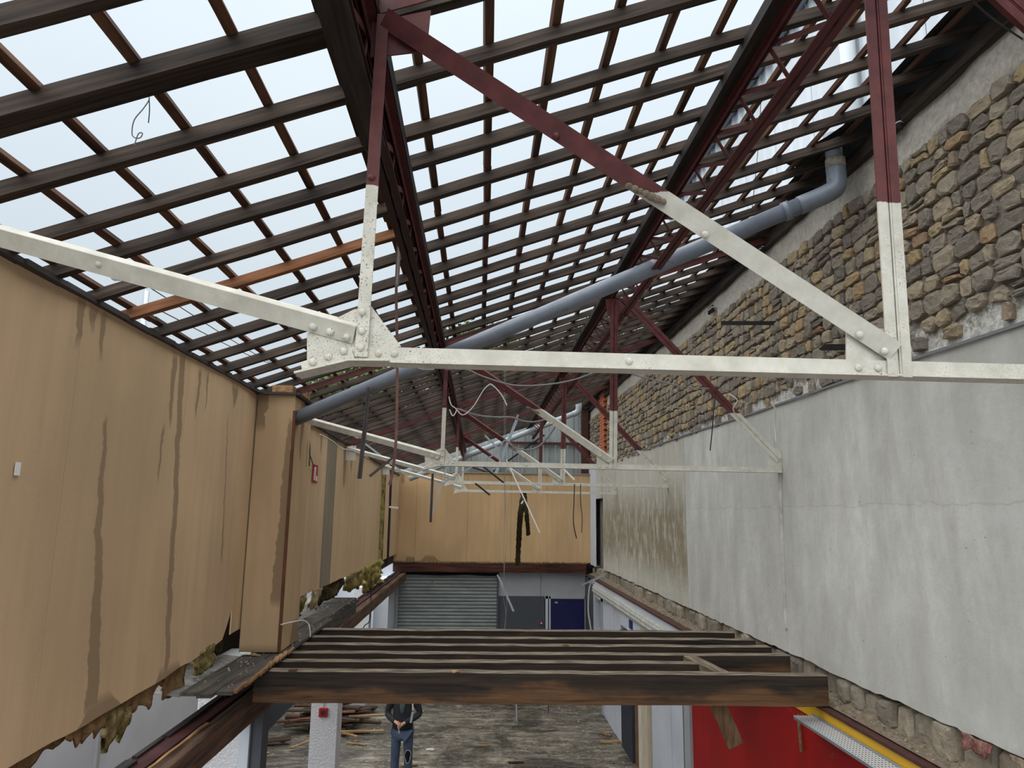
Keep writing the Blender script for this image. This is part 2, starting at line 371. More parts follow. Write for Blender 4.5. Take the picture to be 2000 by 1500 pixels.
WOOL = wool_mat('mineral_wool', srgb(96, 84, 50), srgb(150, 134, 88), srgb(206, 194, 150))
WOOLY = wool_mat('yellow_mineral_wool', srgb(120, 104, 50), srgb(176, 160, 96), srgb(220, 208, 150))
KRAFT = wool_mat('kraft_paper', srgb(120, 94, 64), srgb(152, 122, 86), srgb(176, 146, 108))
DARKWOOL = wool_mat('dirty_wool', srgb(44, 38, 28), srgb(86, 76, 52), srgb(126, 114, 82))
BRICK = simple('orange_brick', srgb(176, 104, 74), .9, 0, .18, 10, .4)
PLINE = simple('plaster_bead', srgb(120, 122, 124), .7, 0, .1, 4, .1)
SIGNRED = simple('red_plastic', srgb(150, 24, 28), .45, 0, .05, 4, 0)
DKRED = simple('shaded_red_steel', srgb(46, 27, 27), .65, 0, .25, 9, .1)  # red steel with the shade of the girder's underside put into its colour
DOWNP = simple('white_downpipe', srgb(196, 202, 206), .5, 0, .05, 3, 0)
WHITEP = simple('white_plastic', srgb(228, 228, 224), .5, 0, .03, 4, 0)
def perf():
    m = MatB('perforated_metal', .35, .15, .5); v = m.new('ShaderNodeVectorMath'); v.operation = 'MULTIPLY'; v.inputs[1].default_value = (1/.026, 1/.045, 1/.026)
    m.link(m.pos, v.inputs[0]); fr = m.new('ShaderNodeVectorMath'); fr.operation = 'FRACTION'; m.link(v.outputs[0], fr.inputs[0]); s = m.new('ShaderNodeSeparateXYZ'); m.link(fr.outputs[0], s.inputs[0])
    a = m.math('LESS_THAN', m.math('ABSOLUTE', m.math('SUBTRACT', s.outputs['X'], .5)), .2); b = m.math('LESS_THAN', m.math('ABSOLUTE', m.math('SUBTRACT', s.outputs['Y'], .5)), .3)
    m.color(m.mix(m.math('MULTIPLY', a, b), srgb(208, 212, 216), srgb(22, 22, 24))); return m.m
PERF = perf()
#@@STRUCT
# ================================================================== setting
fl = B().box(-4.9, 3.6, -1, 21.4, -.12, 0).build('floor', FLOOR); tag(fl, 'wet dirty concrete floor littered with debris below the open mezzanine', 'floor', kind='structure')
# ---------------------------------------------------------------- right wall: plaster below, rubble stone above
XR = 3.25
wr = empty('wall_right', (XR, 4, 0), 'tall right party wall, grey plaster below and rubble stone above', 'wall', kind='structure')
B().box(3.36, 3.75, -1, 21.8, 0, 7.84).build('wall_core', MORTAR, wr)
def ztop(y): return 5.865+.012*(y-5)+.006*math.sin(y*1.3)
def zbot(y): return 3.305+.03*(noise.noise((y*1.7, 3.1, 0)))+.018*noise.noise((y*9, 1.1, 0))
def mort(u, v):
    y = -1+u*22.8; z0 = ztop(y)-.04; z = z0+(7.80-z0)*v
    return (3.275+.02*noise.noise((y*3, z*3, 0))+.012*noise.noise((y*14, z*14, 2)), y, z)
B().grid(mort, 230, 26).build('mortar_bed', MORTAR, wr, True)
def plaster_panel(y0, y1, x=XR, mat=PLASTER, name='plaster'):
    nu = max(4, int((y1-y0)*12)); rows = [(3.36, 0)]+[(x, k/12) for k in range(13)]+[(3.36, 1)]
    def fn(u, v):
        y = y0+u*(y1-y0); i = round(v*14); xx, t = rows[i]; a, b = zbot(y), ztop(y)
        return (xx+(.008*noise.noise((y*1.5, (a+(b-a)*t)*1.5, 0)) if xx < 3.3 else 0), y, a+(b-a)*t)
    return B().grid(fn, nu, 14).build(name, mat, wr)
plaster_panel(-1, 11.32); plaster_panel(11.33, 18.96); plaster_panel(19.77, 21.7, 3.2, WHITE_W, 'whitewashed_return')
B().box(3.32, 3.5, 18.9, 19.85, 3.3, 5.9).build('niche_back', simple('niche_grey', srgb(104, 98, 92), .9), wr)
B().box(3.2, 3.36, 18.94, 19.8, 5.12, 5.9).build('niche_lintel', PLASTER, wr)
b = B()
for k in range(40):
    y0 = -1+k*.57; b.bar((XR-.012, y0, ztop(y0)+.01), (XR-.012, y0+.57, ztop(y0+.57)+.01), .016, .022)
b.build('plaster_bead', PLINE, wr)
def stone_poly(b, cy, cz, poly, depth, x0, rng):
    n = len(poly); n0 = len(b.v)
    tilt = rng.uniform(-.06, .06); tz = rng.uniform(-.08, .08)
    for ring, (k, dx) in enumerate(((1.02, .03), (1.0, -depth*.6), (.90, -depth*.96), (.5, -depth*1.04))):
        for (y, z) in poly:
            yy = cy+(y-cy)*k; zz = cz+(z-cz)*k
            j = rng.uniform(-.006, .006) if ring else 0
            b.v.append(Vector((x0+dx+j+((yy-cy)*tilt+(zz-cz)*tz)*(1 if ring else 0), yy+rng.uniform(-.005, .005), zz+rng.uniform(-.005, .005))))
    for r in range(3):
        for k in range(n): b.f.append((n0+r*n+k, n0+r*n+(k+1) % n, n0+(r+1)*n+(k+1) % n, n0+(r+1)*n+k))
    b.f.append(tuple(n0+3*n+k for k in range(n)))
def make_poly(y0, y1, zb0, zb1, zt0, zt1, g, rng):
    c = [(y0+g, zb0+g), (y1-g, zb1+g), (y1-g, zt1-g), (y0+g, zt0-g)]; pts = []
    cut = min(.045, (y1-y0)*.26)
    for i in range(4):
        p = Vector(c[i]); a = Vector(c[i-1]); d = Vector(c[(i+1) % 4])
        k = rng.uniform(.35, 1.0)*cut
        pts.append(p+(a-p).normalized()*k); 
        pts.append(p+(d-p).normalized()*rng.uniform(.35, 1.0)*cut)
    return [(p.x+rng.uniform(-.010, .010), p.y+rng.uniform(-.010, .010)) for p in pts]
rng = random.Random(11)
NST = 250; count = 0; stuff = B(); stones = []
zr0 = 5.91; rows = []
z = zr0
while z < 7.42:
    h = rng.uniform(.10, .155); rows.append((z, h)); z += h
for ri, (z, h) in enumerate(rows):
    y = 2.6+rng.uniform(0, .2)
    bnd = lambda yy, zz, s: zz+.030*noise.noise((yy*1.6, s*5.3, 0))+.018*noise.noise((yy*5, s*3.3, 7))
    while y < 21.4:
        wd = rng.uniform(.12, .26) if rng.random() < .8 else rng.uniform(.08, .12)
        y1 = y+wd; sk = rng.uniform(-.03, .03)
        if not (18.1 < y < 19.3 and z > 6.2) and not (ri == 0 and rng.random() < .5) and not (ri == 1 and rng.random() < .15):
            zb0, zb1 = bnd(y, z, ri), bnd(y1, z, ri); zt0, zt1 = bnd(y, z+h, ri+1), bnd(y1, z+h, ri+1)
            if wd > .2 and rng.random() < .22:      # two thin stones in one course
                zm0 = zb0+(zt0-zb0)*rng.uniform(.4, .6); zm1 = zb1+(zt1-zb1)*rng.uniform(.4, .6)
                cells = [(zb0, zb1, zm0, zm1), (zm0, zm1, zt0, zt1)]
            else: cells = [(zb0, zb1, zt0, zt1)]
            for (a0, a1, b0, b1) in cells:
                stones.append((y, y1, a0, a1, b0, b1))
        y = y1
stones.sort(key=lambda s: s[0])
for i, (y0, y1, a0, a1, b0, b1) in enumerate(stones):
    bb = B() if y0 > 2.9 and count < NST else stuff
    pl = make_poly(y0, y1, a0, a1, b0, b1, rng.uniform(.005, .012), rng)
    stone_poly(bb, (y0+y1)/2, (a0+a1+b0+b1)/4, pl, rng.uniform(.012, .040), 3.264, rng)
    if bb is not stuff:
        bb.build('stone', STONE, wr, False); count += 1
so = stuff.build('rubble_masonry', STONE, wr); so['kind'] = 'stuff'
# exposed stones and ledge under the cut plaster
y = 2.8; lower = B(); nlow = 0
while y < 20:
    wd = rng.uniform(.2, .4); y1 = y+wd
    a = 3.05+rng.uniform(-.02, .03); t = 3.315+rng.uniform(-.02, .01)
    pl = make_poly(y, y1, a, a+rng.uniform(-.02, .02), t+rng.uniform(-.03, 0), t+rng.uniform(-.03, 0), .014, rng)
    bb = B() if nlow < 45 else lower
    stone_poly(bb, (y+y1)/2, (a+t)/2, pl, rng.uniform(.05, .13), 3.36, rng)
    if bb is not lower: bb.build('stone', STONE2, wr); nlow += 1
    y = y1
if lower.v: lower.build('ledge_masonry', STONE2, wr)['kind'] = 'stuff'
def ledge(u, v):
    y = 1.5+u*19.2; x = 3.12+v*.26; zz = 3.062+.085*v*v
    n = noise.noise((x*9, y*9, 0))*.036+noise.noise((x*28, y*28, 4))*.012
    if v < .05: n = 0
    return (x, y, zz+n*min(1, v*3))
B().grid(ledge, 420, 12).build('rubble_ledge', RUBBLE, wr)['kind'] = 'stuff'
bk = B()
B().box(3.16, 3.36, 1.5, 20.7, 2.6, 3.04).build('ledge_core', RUBBLE, wr)
# brick pilaster set in the stonework near the far end
for r in range(23):
    z0 = 6.28+r*.074
    for c in range(2):
        y0 = 18.25+c*.36+(.12 if r % 2 else 0); bb = B(); bb.quadbox([(3.19, y0, z0), (3.34, y0, z0), (3.34, y0+.34, z0), (3.19, y0+.34, z0), (3.19, y0, z0+.062), (3.34, y0, z0+.062), (3.34, y0+.34, z0+.062), (3.19, y0+.34, z0+.062)])
        bb.build('brick', BRICK, wr)
# ---------------------------------------------------------------- lower right wall
wl = empty('wall_lower_right', (3.1, 8, 0), 'ground-floor right wall of red, grey and white panels under the ledge', 'wall', kind='structure')
def seg(name, y0, y1, mat, x0=3.1, x1=3.3, z0=0, z1=2.96): return B().box(x0, x1, y0, y1, z0, z1).build(name, mat, wl)
seg('red_panel', 2.0, 10.78, REDWALL)
seg('grey_jamb', 10.78, 11.08, GREYLT, 3.06)
seg('dark_jamb', 11.08, 11.2, GREYDK, 3.08)
for k in range(3): seg('white_board', 11.2+k*.665, 11.2+k*.665+.655, WHITE_W, 3.08-.006*(k % 2))
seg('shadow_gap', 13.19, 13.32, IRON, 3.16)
seg('beige_post', 13.32, 13.75, simple('beige_plaster', srgb(196, 182, 160), .85, 0, .1, 3, .2), 3.03)
seg('pale_post', 13.75, 14.2, simple('pale_plaster', srgb(206, 200, 186), .85, 0, .1, 3, .2), 3.06)
seg('brown_board', 14.23, 14.69, simple('brown_board', srgb(120, 84, 58), .7), 3.1)
seg('navy_post', 14.72, 15.81, simple('navy_grey_post', srgb(48, 54, 66), .6), 3.05, 3.3, 0, 2.3)
seg('white_lintel', 12.9, 15.81, WHITE_W, 3.04, 3.3, 2.42)
seg('blue_sign_panel', 14.45, 14.72, simple('blue_panel', srgb(36, 44, 110), .5), 3.02, 3.05, 2.5, 2.66)
for k in range(3): seg('white_board', 15.81+k*.75, 15.81+k*.75+.74, WHITE_W, 3.07-.006*(k % 2))
seg('window_jamb', 18.06, 18.2, GREYLT, 3.04); seg('window_jamb', 19.05, 19.2, WHITE_W, 3.02)
seg('window_recess', 18.2, 19.05, GREYDK, 3.2); seg('window_rail', 18.2, 19.05, GREYLT, 3.1, 3.16, 1.75, 1.83); seg('window_head', 18.06, 19.2, WHITE_W, 3.04, 3.3, 2.6)
seg('dark_pier', 19.2, 20.8, GREYDK, 3.04)
seg('brown_flange', 1.5, 7.2, BROWNST, 3.05, 3.14, 3.025, 3.05); seg('brown_flange', 7.2, 20.4, BROWNST, 2.99, 3.14, 3.035, 3.062)
seg('white_fascia', 7.6, 19.6, WHITE_W, 3.02, 3.1, 2.9, 3.035)
b = B()
for k, (x, z0, z1) in enumerate(((2.99, 2.86, 2.90), (2.97, 2.82, 2.855), (2.99, 2.79, 2.815), (2.965, 2.755, 2.785), (3.0, 2.72, 2.75))): b.box(x, 3.1, 8.2, 19.1, z0, z1)
b.box(3.01, 3.1, 8.2, 19.1, 2.70, 2.92)
b.build('cornice', simple('dusty_white_cornice', srgb(190, 190, 184), .85, 0, .18, 9, .4), wl)
yb = 2.0
for y0, y1, mt in ((2.0, 4.35, GREYLT), (4.35, 4.92, YELLOW), (4.93, 7.4, YELLOW)): seg('fascia_board', y0, y1, mt, 3.075, 3.12, 2.90, 3.025)
# ---------------------------------------------------------------- far wall
YF = 20.8
wf = empty('wall_back', (0, YF, 0), 'far end wall with brown fibreboard above and shutter level below', 'wall', kind='structure')
for x0, x1 in ((-2.42, -1.78), (-1.775, -.32), (-.315, .92), (.925, 1.95), (1.955, 3.2)):
    B().box(x0, x1, YF, YF+.02, 3.34, 5.82).build('panel', FIB_F, wf)
B().box(-2.5, 3.3, YF+.02, YF+.2, 3.2, 5.8).build('stud_backing', W_BLACK, wf)
B().box(-2.45, 3.2, YF-.03, YF+.06, 5.82, 5.86).build('cap_rail', simple('cap_rail', srgb(150, 140, 122), .7), wf)
B().bar((-2.35, YF-.12, 3.2), (3.05, YF-.12, 3.2), .16, .25, segs=14, jit=.006).build('floor_beam', wood('far_beam_wood', srgb(50, 30, 26), srgb(98, 60, 48), 0), wf)
b = B()
for k in range(60):
    x = -2.3+k*.09; b.box(x, x+rng.uniform(.04, .085), YF-.2, YF-.03, 3.325, 3.345+rng.uniform(0, .02))
b.build('broken_lath', W_PALE, wf)
for x0, x1 in ((.6, 1.78), (1.79, 3.05)): B().box(x0, x1, YF+.02, YF+.06, 2.42, 3.08).build('fascia_panel', GREYLT, wf)
B().box(.58, 1.9, YF+.03, YF+.08, 0, 2.42).build('dark_panel', GREYDK, wf)
B().box(-4.9, -2.25, YF, YF+.2, 0, 3.3).build('side_panel', WHITE_W, wf)
B().box(-2.26, -2.19, YF-.05, YF+.1, 0, 3.08).build('shutter_guide', GREYLT, wf); B().box(.55, .60, YF-.05, YF+.1, 0, 3.0).build('shutter_guide', GREYDK, wf)
B().box(-4.9, 3.3, YF+.25, YF+.3, 0, 3.3).build('outer_skin', GREYDK, wf)
d2 = empty('door_2', (-.8, YF, 0), 'grey roller shutter of horizontal slats, dirty and closed', 'shutter', kind='structure')
sl = None
for k in range(32):
    if sl is None:
        bb = B().poly([(-2.2, YF+.05, .0), (-2.2, YF+.012, .006), (-2.2, YF, .047), (-2.2, YF+.012, .088), (-2.2, YF+.05, .094)], (2.76, 0, 0)); sl = bb.build('slat', SHUT, d2); s0 = sl
    else:
        c = s0.copy(); COL.objects.link(c); c.parent = d2; c.location.z = k*.094
        sl = c
b = B(); 
def sag(u, v): x = -2.2+2.75*u; return (x, YF-.02-.05*v, 3.03-(.05+.03*noise.noise((x*1.4, 0, 0)))*v)
B().grid(sag, 24, 3).build('torn_seal', FELT, d2)
d1 = empty('door_1', (2.5, YF, 0), 'navy blue door in a pale frame on the far wall', 'door', kind='structure')
B().box(2.06, 3.02, YF-.01, YF+.04, .01, 2.36).build('leaf', NAVY, d1)
for x0, x1 in ((1.92, 1.99), (2.02, 2.06), (3.02, 3.06)): B().box(x0, x1, YF-.03, YF+.05, 0, 2.42).build('frame', WHITE_W if x0 < 3 else GREYLT, d1)
B().box(1.9, 3.06, YF-.03, YF+.05, 2.36, 2.42).build('frame_head', GREYLT, d1); B().box(2.18, 2.26, YF-.06, YF-.01, 2.24, 2.28).build('door_closer', GALV, d1)
wg = empty('wall_gable', (0, 21.2, 5.8), 'grey ribbed metal sheeting filling the far gable', 'wall', kind='structure')
def zroof(x): return 6.705+.362*x
for k in range(16):
    x0 = -2.5+k*.365; x1 = x0+.36; b = B()
    pr = [0, .05, .07, .17, .19, .24, .26, .34, .36]; dp = [0, 0, .025, .025, 0, 0, .025, .025, 0]
    n0 = len(b.v)
    for q, d in zip(pr, dp): b.v += [Vector((x0+q, 21.25-d, 5.7)), Vector((x0+q, 21.25-d, zroof(x0+q)+.25))]
    for i in range(len(pr)-1): b.f.append((2*i, 2*i+2, 2*i+3, 2*i+1))
    o = b.build('sheet', CLAD_IN, wg); md = o.modifiers.new('solid', 'SOLIDIFY'); md.thickness = .003
B().bar((.6, 21.15, 6.75), (3.2, 21.15, 6.75), .06, .08).build('girt', BROWNST, wg)
B().bar((.4, 21.1, 5.9), (1.9, 21.1, 7.0), .05, .05).build('brace', IRON, wg); B().box(3.0, 3.2, 21.0, 21.2, 5.8, 7.8).build('corner_post', BROWNST, wg)
B().bar((-1.4, 21.1, 6.4), (.3, 21.1, 5.85), .04, .05).build('brace', BROWNST, wg)
# ---------------------------------------------------------------- left wall: fibreboard lining
XL = -2.28
wlft = empty('wall_left', (XL, 5, 3.4), 'left wall lined with water-stained brown fibreboard panels, cut off at the foot', 'wall', kind='structure')
bz = [(0, 3.40), (3.92, 3.446), (5.6, 3.48), (7.08, 3.572), (8, 3.59), (9.67, 3.612), (11.5, 3.60), (14.3, 3.575), (18, 3.56)]
def zcut(y):
    for (a, za), (c, zc) in zip(bz, bz[1:]):
        if y <= c: return za+(zc-za)*(y-a)/(c-a)+.018*noise.noise((y*2.3, 0, 5))+.006*noise.noise((y*14, 0, 5))
    return 3.56
def ltop(y): return 5.875-.012*max(0, y-7.3)
def lpanel(y0, y1, mat=FIB_L, x=XL, notch=False):
    nu = max(3, int((y1-y0)*14)); nv = 10; bow = rng.uniform(-.012, .012)
    def fn(u, v):
        y = y0+.0015+(y1-y0-.003)*u; a, c = zcut(y), ltop(y)
        if notch and u > .86: a += (u-.86)/.14*.26+.05*noise.noise((y*20, 0, 0))
        return (x+bow*math.sin(u*math.pi)+.004*noise.noise((y*1.2, a+(c-a)*v, 3)), y, a+(c-a)*v)
    o = B().grid(fn, nu, nv).build('panel', mat, wlft, False); md = o.modifiers.new('solid', 'SOLIDIFY'); md.thickness = .012; md.offset = 0
    return o
for y0, y1 in ((-.4, 1.02), (1.02, 2.54), (2.54, 4.06), (4.06, 5.58)): lpanel(y0, y1)
lpanel(5.58, 7.05, notch=True); lpanel(7.05, 7.36)
for y0, y1, mt in ((7.9, 9.44, FIB_L), (9.44, 10.80, FIB_L), (10.80, 11.55, FIB_G), (11.55, 13.25, FIB_L), (13.27, 15.4, FIB_L), (15.4, 16.9, FIB_L)): lpanel(y0, y1, mt)
for y0, y1 in ((17.75, 18.5), (18.9, 20.75)): lpanel(y0, y1)
B().box(XL-.02, XL+.03, 18.55, 18.8, 3.4, 5.75).build('stud', W_BLACK, wlft); B().box(XL-.06, XL-.01, 17.3, 17.7, 3.3, 5.7).build('stud', W_PLATE, wlft)
for ys in (1.02, 2.54, 4.06, 5.58, 7.05, 9.44, 10.8, 11.55, 13.26, 15.4): B().box(XL-.06, XL-.016, ys-.04, ys+.04, 3.66, 5.8).build('stud', W_BLACK, wlft)
B().box(XL-.30, XL-.26, 6.1, 9.6, 3.345, 3.75).build('sole_backing', W_BLACK, wlft); B().box(XL-.25, XL-.21, 6.85, 8.2, 3.2, 3.75).build('sole_backing', W_BLACK, wlft); B().box(XL-.12, XL-.09, 16.7, 20.8, 3.3, 5.8).build('sole_backing', W_PLATE, wlft)
b = B(); yy = -.4
while yy < 20.6:
    y1 = yy+.35; j = rng.uniform(-.006, .008)
    b.bar((XL+.005+j, yy, ltop(yy)+.012), (XL+.005+rng.uniform(-.006, .008), y1, ltop(y1)+.012), .075, .03, jit=.003); yy = y1
b.build('flashing', FLASH, wlft)
for y0, y1 in ((4.9, 4.98), (3.2, 3.27), (6.4, 6.5), (5.95, 6.03)): B().box(XL-.05, XL, y0, y1+.06, 5.88, 5.93).build('packer', W_BATT, wlft)
# boxed column on the left wall
bc = empty('boxed_column', (-2.07, 7.6, 3.36), 'fibreboard-boxed column that carries the grey drain pipe', 'column', kind='structure')
B().box(-2.262, -1.885, 7.30, 7.312, 3.365, 5.86).build('front_panel', FIB_C, bc)
B().box(-1.892, -1.88, 7.314, 7.66, 3.365, 5.84).build('side_panel', FIB_S, bc); B().box(-1.892, -1.88, 7.664, 8.0, 3.365, 5.82).build('side_panel', FIB_S, bc)
B().box(-2.25, -1.9, 7.33, 7.98, 3.4, 5.84).build('core', W_BLACK, bc)
B().box(-1.90, -1.872, 7.294, 7.318, 3.365, 5.7).build('corner_bead', simple('damp_corner', srgb(94, 60, 40), .8), bc)
b = B(); b.bar((-2.28, 7.29, 5.87), (-1.87, 7.29, 5.87), .07, .025); b.bar((-1.875, 7.27, 5.87), (-1.875, 8.1, 5.85), .07, .025); b.build('flashing', FLASH, bc)
B().box(-2.16, -1.95, 7.42, 7.56, 5.885, 5.98).build('packing_block', W_SPLINT, bc); B().box(-1.95, -1.84, 7.6, 7.72, 5.87, 5.95).build('packing_block', W_SPLINT, bc)
# ---------------------------------------------------------------- ground floor left
wll = empty('wall_lower_left', (-4.5, 8, 0), 'white ground-floor side wall seen below the cut fibreboard', 'wall', kind='structure')
B().box(-4.7, -4.5, 2, 20.8, 0, 3.3).build('white_plaster', WHITE_W, wll); B().box(-4.52, -4.47, 14.5, 20.8, 0, 1.6).build('grey_dado', GREYDK, wll)
B().box(-4.5, -4.46, 9.35, 9.43, 0, 3.2).build('corner_bead', GREYLT, wll)
B().box(-2.64, -2.27, 19.2, 20.8, 0, 2.95).build('return_wall', WHITE_W, wll); B().box(-3.6, -3.5, 19.8, 19.9, 0, 1.9).build('grey_conduit_box', GALV, wll)
for nm, x0, x1, y0, y1, lab in (('roughcast_column', -2.64, -2.2, 7.4, 7.8, 'roughcast white column beside the dark steel post'), ('roughcast_column', -2.12, -1.78, 10.0, 10.35, 'roughcast white column with a red fire-alarm box'), ('roughcast_column', -3.05, -2.66, 18.6, 19.0, 'roughcast white column near the roller shutter')):
    o = B().box(x0, x1, y0, y1, 0, 3.31 if x0 == -2.64 else 2.84).build(nm, CREPI); tag(o, lab, 'column', kind='structure')
b = B().box(-2.2, -2.1, 7.32, 7.6, 0, 2.84); tag(b.build('smooth_pilaster', WHITE_W), 'smooth white pilaster between roughcast column and dark steel post', 'column', kind='structure')
b = B().box(-2.10, -2.085, 7.28, 7.5, 0, 2.85).box(-2.0, -1.985, 7.28, 7.5, 0, 2.85).box(-2.085, -2.0, 7.3, 7.32, 0, 2.85); tag(b.build('steel_post', GREYDK), 'dark grey steel post under the left end of the joists', 'post', kind='structure')
#@@ROOF
# ================================================================== roof frame
SA = math.atan(.362); SD = Vector((math.cos(SA), 0, math.sin(SA))); SN = Vector((-math.sin(SA), 0, math.cos(SA)))
roof = empty('roof', (0, 10, 7), 'stripped pitched roof of dark timber rafters and thin battens open to the sky', 'roof', kind='structure')
RH, RW = .066, .054
ry = [.4, .82, 1.24, 1.66, 2.07, 2.50, 2.92, 3.35, 3.72, 4.14, 4.55, 4.99, 5.47, 5.88, 6.30, 6.69, 7.11]
while ry[-1] < 21.0: ry.append(ry[-1]+.419)
rr = random.Random(3)
def onslope(x, y, off): return Vector((x, y, zroof(x)))+SN*off
for i, y in enumerate(ry):
    wdt = RW*(2.1 if i == 5 else 1.0); hgt = RH*(1.12 if i in (4, 5) else rr.uniform(.93, 1.06)); j = rr.uniform(-.012, .012)
    m1 = W_ORANGE if i == 10 else W_RAFT
    B().bar(onslope(-2.62, y, hgt/2), onslope(-.44, y+j, hgt/2), wdt, hgt, up=SN, segs=7, jit=.0028, rng=rr).build('rafter', m1, roof)
    j2 = rr.uniform(-.03, .03)
    B().bar(onslope(-.50, y+j2+wdt*.0, hgt/2), onslope(3.38, y+j2, hgt/2), RW, hgt, up=SN, segs=10, jit=.0028, rng=rr).build('rafter', W_RAFT, roof)
bx = [-2.23, -1.92, -1.60, -1.27, -.93, -.60, -.285]+[.03+.304*k for k in range(11)]
for i, x in enumerate(bx):
    y = .2+rr.uniform(-.3, .3)
    while y < 21.2:
        y1 = min(21.3, y+rr.choice((3.2, 4.0, 4.6)));
        B().bar(onslope(x+rr.uniform(-.012, .012), y, RH+.017), onslope(x+rr.uniform(-.012, .012), y1, RH+.017), .042, .028, up=SN, segs=8, jit=.003, rng=rr).build('batten', W_BATT, roof)
        y = y1+.005
B().bar((3.26, .2, zroof(3.2)-.075), (3.26, 21.3, zroof(3.2)-.075), .10, .13, segs=30, jit=.004).build('wall_plate', W_PLATE, roof)
b = B()
def felt(u, v):
    y = .2+21.1*u; x = 2.72+.06*noise.noise((y*1.1, 0, 0))+.03*noise.noise((y*5, 2, 0))+v*.75
    x = min(x, 3.55); return tuple(onslope(x, y, RH+.045+.008*noise.noise((x*4, y*4, 0))))
# remnant of roof covering along the eave on the stone wall
def felt2(u, v):
    y = .2+21.1*u; e = 2.99+.04*noise.noise((y*1.1, 0, 0))-.35*max(0, 1-abs(y-5.75)/.35)
    x = e+(3.62-e)*v; return tuple(onslope(x, y, RH+.05))
B().grid(felt2, 160, 4).build('felt_strip', FELT, roof)
# ---------------------------------------------------------------- lattice girders
def girder(X, ztop_, zlow, label, xl, tw, bw, tim):
    g = empty('lattice_girder', (X, 10, zlow), label, 'girder', 'lattice girders under the rafters')
    tag(g, kind='structure')
    B().bar((tim[0], 0, ztop_+.085), (tim[0], 21.2, ztop_+.085), tim[1], .075, segs=24, jit=.004).build('timber_plate', W_BLACK, g)
    b = B()
    for s in (-1, 1): b.bar((X+s*.010, 0, ztop_+.02), (X+s*.010, 21.2, ztop_+.02), .006, .05); b.bar((X+s*tw*.29, 0, ztop_+.044), (X+s*tw*.29, 21.2, ztop_+.044), tw*.42, .006)
    b.build('top_chord', RED, g)
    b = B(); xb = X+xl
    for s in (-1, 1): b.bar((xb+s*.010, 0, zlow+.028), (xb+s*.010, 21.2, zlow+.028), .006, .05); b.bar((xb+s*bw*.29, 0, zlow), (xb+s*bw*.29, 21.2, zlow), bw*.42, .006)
    b.build('bottom_chord', DKRED if X < 0 else RED, g)  # left chord gets the darker red, its shade painted in
    p = .44; o1 = o2 = None; y = .2
    while y < 21:
        for k, (a, c) in enumerate(((0, 0), (0, p))):
            if (o1, o2)[k] is None:
                o = B().bar((X+xl, y+a, zlow+.03), (X, y+c, ztop_+.02), .028, .007, up=(1, 0, 0)).build('lacing_bar', RED, g)
                base_y = y
                if k == 0: o1 = o
                else: o2 = o
            else:
                o = (o1, o2)[k].copy(); COL.objects.link(o); o.parent = g; o.location.y = y-base_y
        y += p
    return g
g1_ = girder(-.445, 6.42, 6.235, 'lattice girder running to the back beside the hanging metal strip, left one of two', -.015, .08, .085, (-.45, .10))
girder(1.45, 7.08, 6.88, 'lattice girder running to the back below the white corrugated building, right one of two', .105, .06, .09, (1.40, .085))
B().bar((-.485, 0, 6.36), (-.485, 21.2, 6.36), .022, .17, segs=20, jit=.004).build('web_board', W_BLACK, g1_); B().bar((-.475, 0, 6.222), (-.475, 2.82, 6.222), .10, .02, segs=4, jit=.003).build('soffit_board', W_BLACK, g1_)
# ---------------------------------------------------------------- roof trusses
TY = 2.33
tr = empty('roof_truss', (0, TY, 5.2), 'nearest roof truss, spanning the whole frame in white and red riveted steel', 'truss', 'riveted roof trusses'); tag(tr, kind='structure')
def flat(name, p, q, wd, flange=None, th=.007, fd=.05, gap=0, dy=0, tilt=0, mat=None):
    p, q = Vector((p[0], TY-dy, p[1])), Vector((q[0], TY-dy, q[1])); d = (q-p).normalized(); n = Vector((-d.z, 0, d.x)); b = B()
    nu = n if n.z > 0 else -n; Yv = (Vector((0, 1, 0))*math.cos(tilt)+nu*math.sin(tilt)).normalized()
    if tilt: n = d.cross(Yv); n = n if n.z > 0 else -n
    if gap:
        for s in (-1, 1):
            o = n*s*(gap/2+wd/4)
            b.bar(p+o, q+o, wd/2-gap/2, th, up=Yv); e = n*s*gap/2
            b.bar(p+e+Yv*fd/2, q+e+Yv*fd/2, th, fd, up=Yv)
    else:
        b.bar(p, q, wd, th, up=Yv)
        if flange:
            o = n*flange*(wd/2-th/2)+Yv*fd/2; b.bar(p+o, q+o, th, fd, up=Yv)
    return b.build(name, mat or STEEL, tr)
def rivets(par, pts, r=.0135):
    for (x, z, dy) in pts: B().dome((x, TY-dy, z), (0, -1, 0), r, r*.62).build('rivet', STEEL, par, True)
def T(x, y): v = at(x, y, Y=TY); return (v.x, v.z)
ch = flat('bottom_chord', (-.44, 5.212), (3.24, 5.192), .05, None); 
ch2 = B().bar((-.30, TY+.03, 5.186), (3.24, TY+.03, 5.166), .085, .007).build('chord_flange', STEEL, ch)
rivets(ch, [(T(740, 682)[0], 5.214, .004), (T(771, 682)[0], 5.214, .004), (T(1228, 700)[0], 5.205, .004), (T(1675, 713)[0], 5.2, .006), (T(1713, 714)[0], 5.2, .006)])
b = B().bar((-.30, TY-.012, 5.206), (-.435, TY-.012, 5.197), .05, .007, up=(0, 1, 0)); 
e = B(); e.bar((-.42, TY-.012, 5.205), (-.585, TY-.012, 5.158), .038, .007, up=(0, 1, 0)); e.bar((-.30, TY, 5.184), (-.43, TY, 5.182), .1, .007); e.bar((-.43, TY, 5.182), (-.60, TY, 5.136), .1, .007)
ee = e.build('chord_end', STEEL, tr); rivets(ee, [(*T(673, 688), .017), (*T(643, 699), .017), (*T(613, 709), .017)])
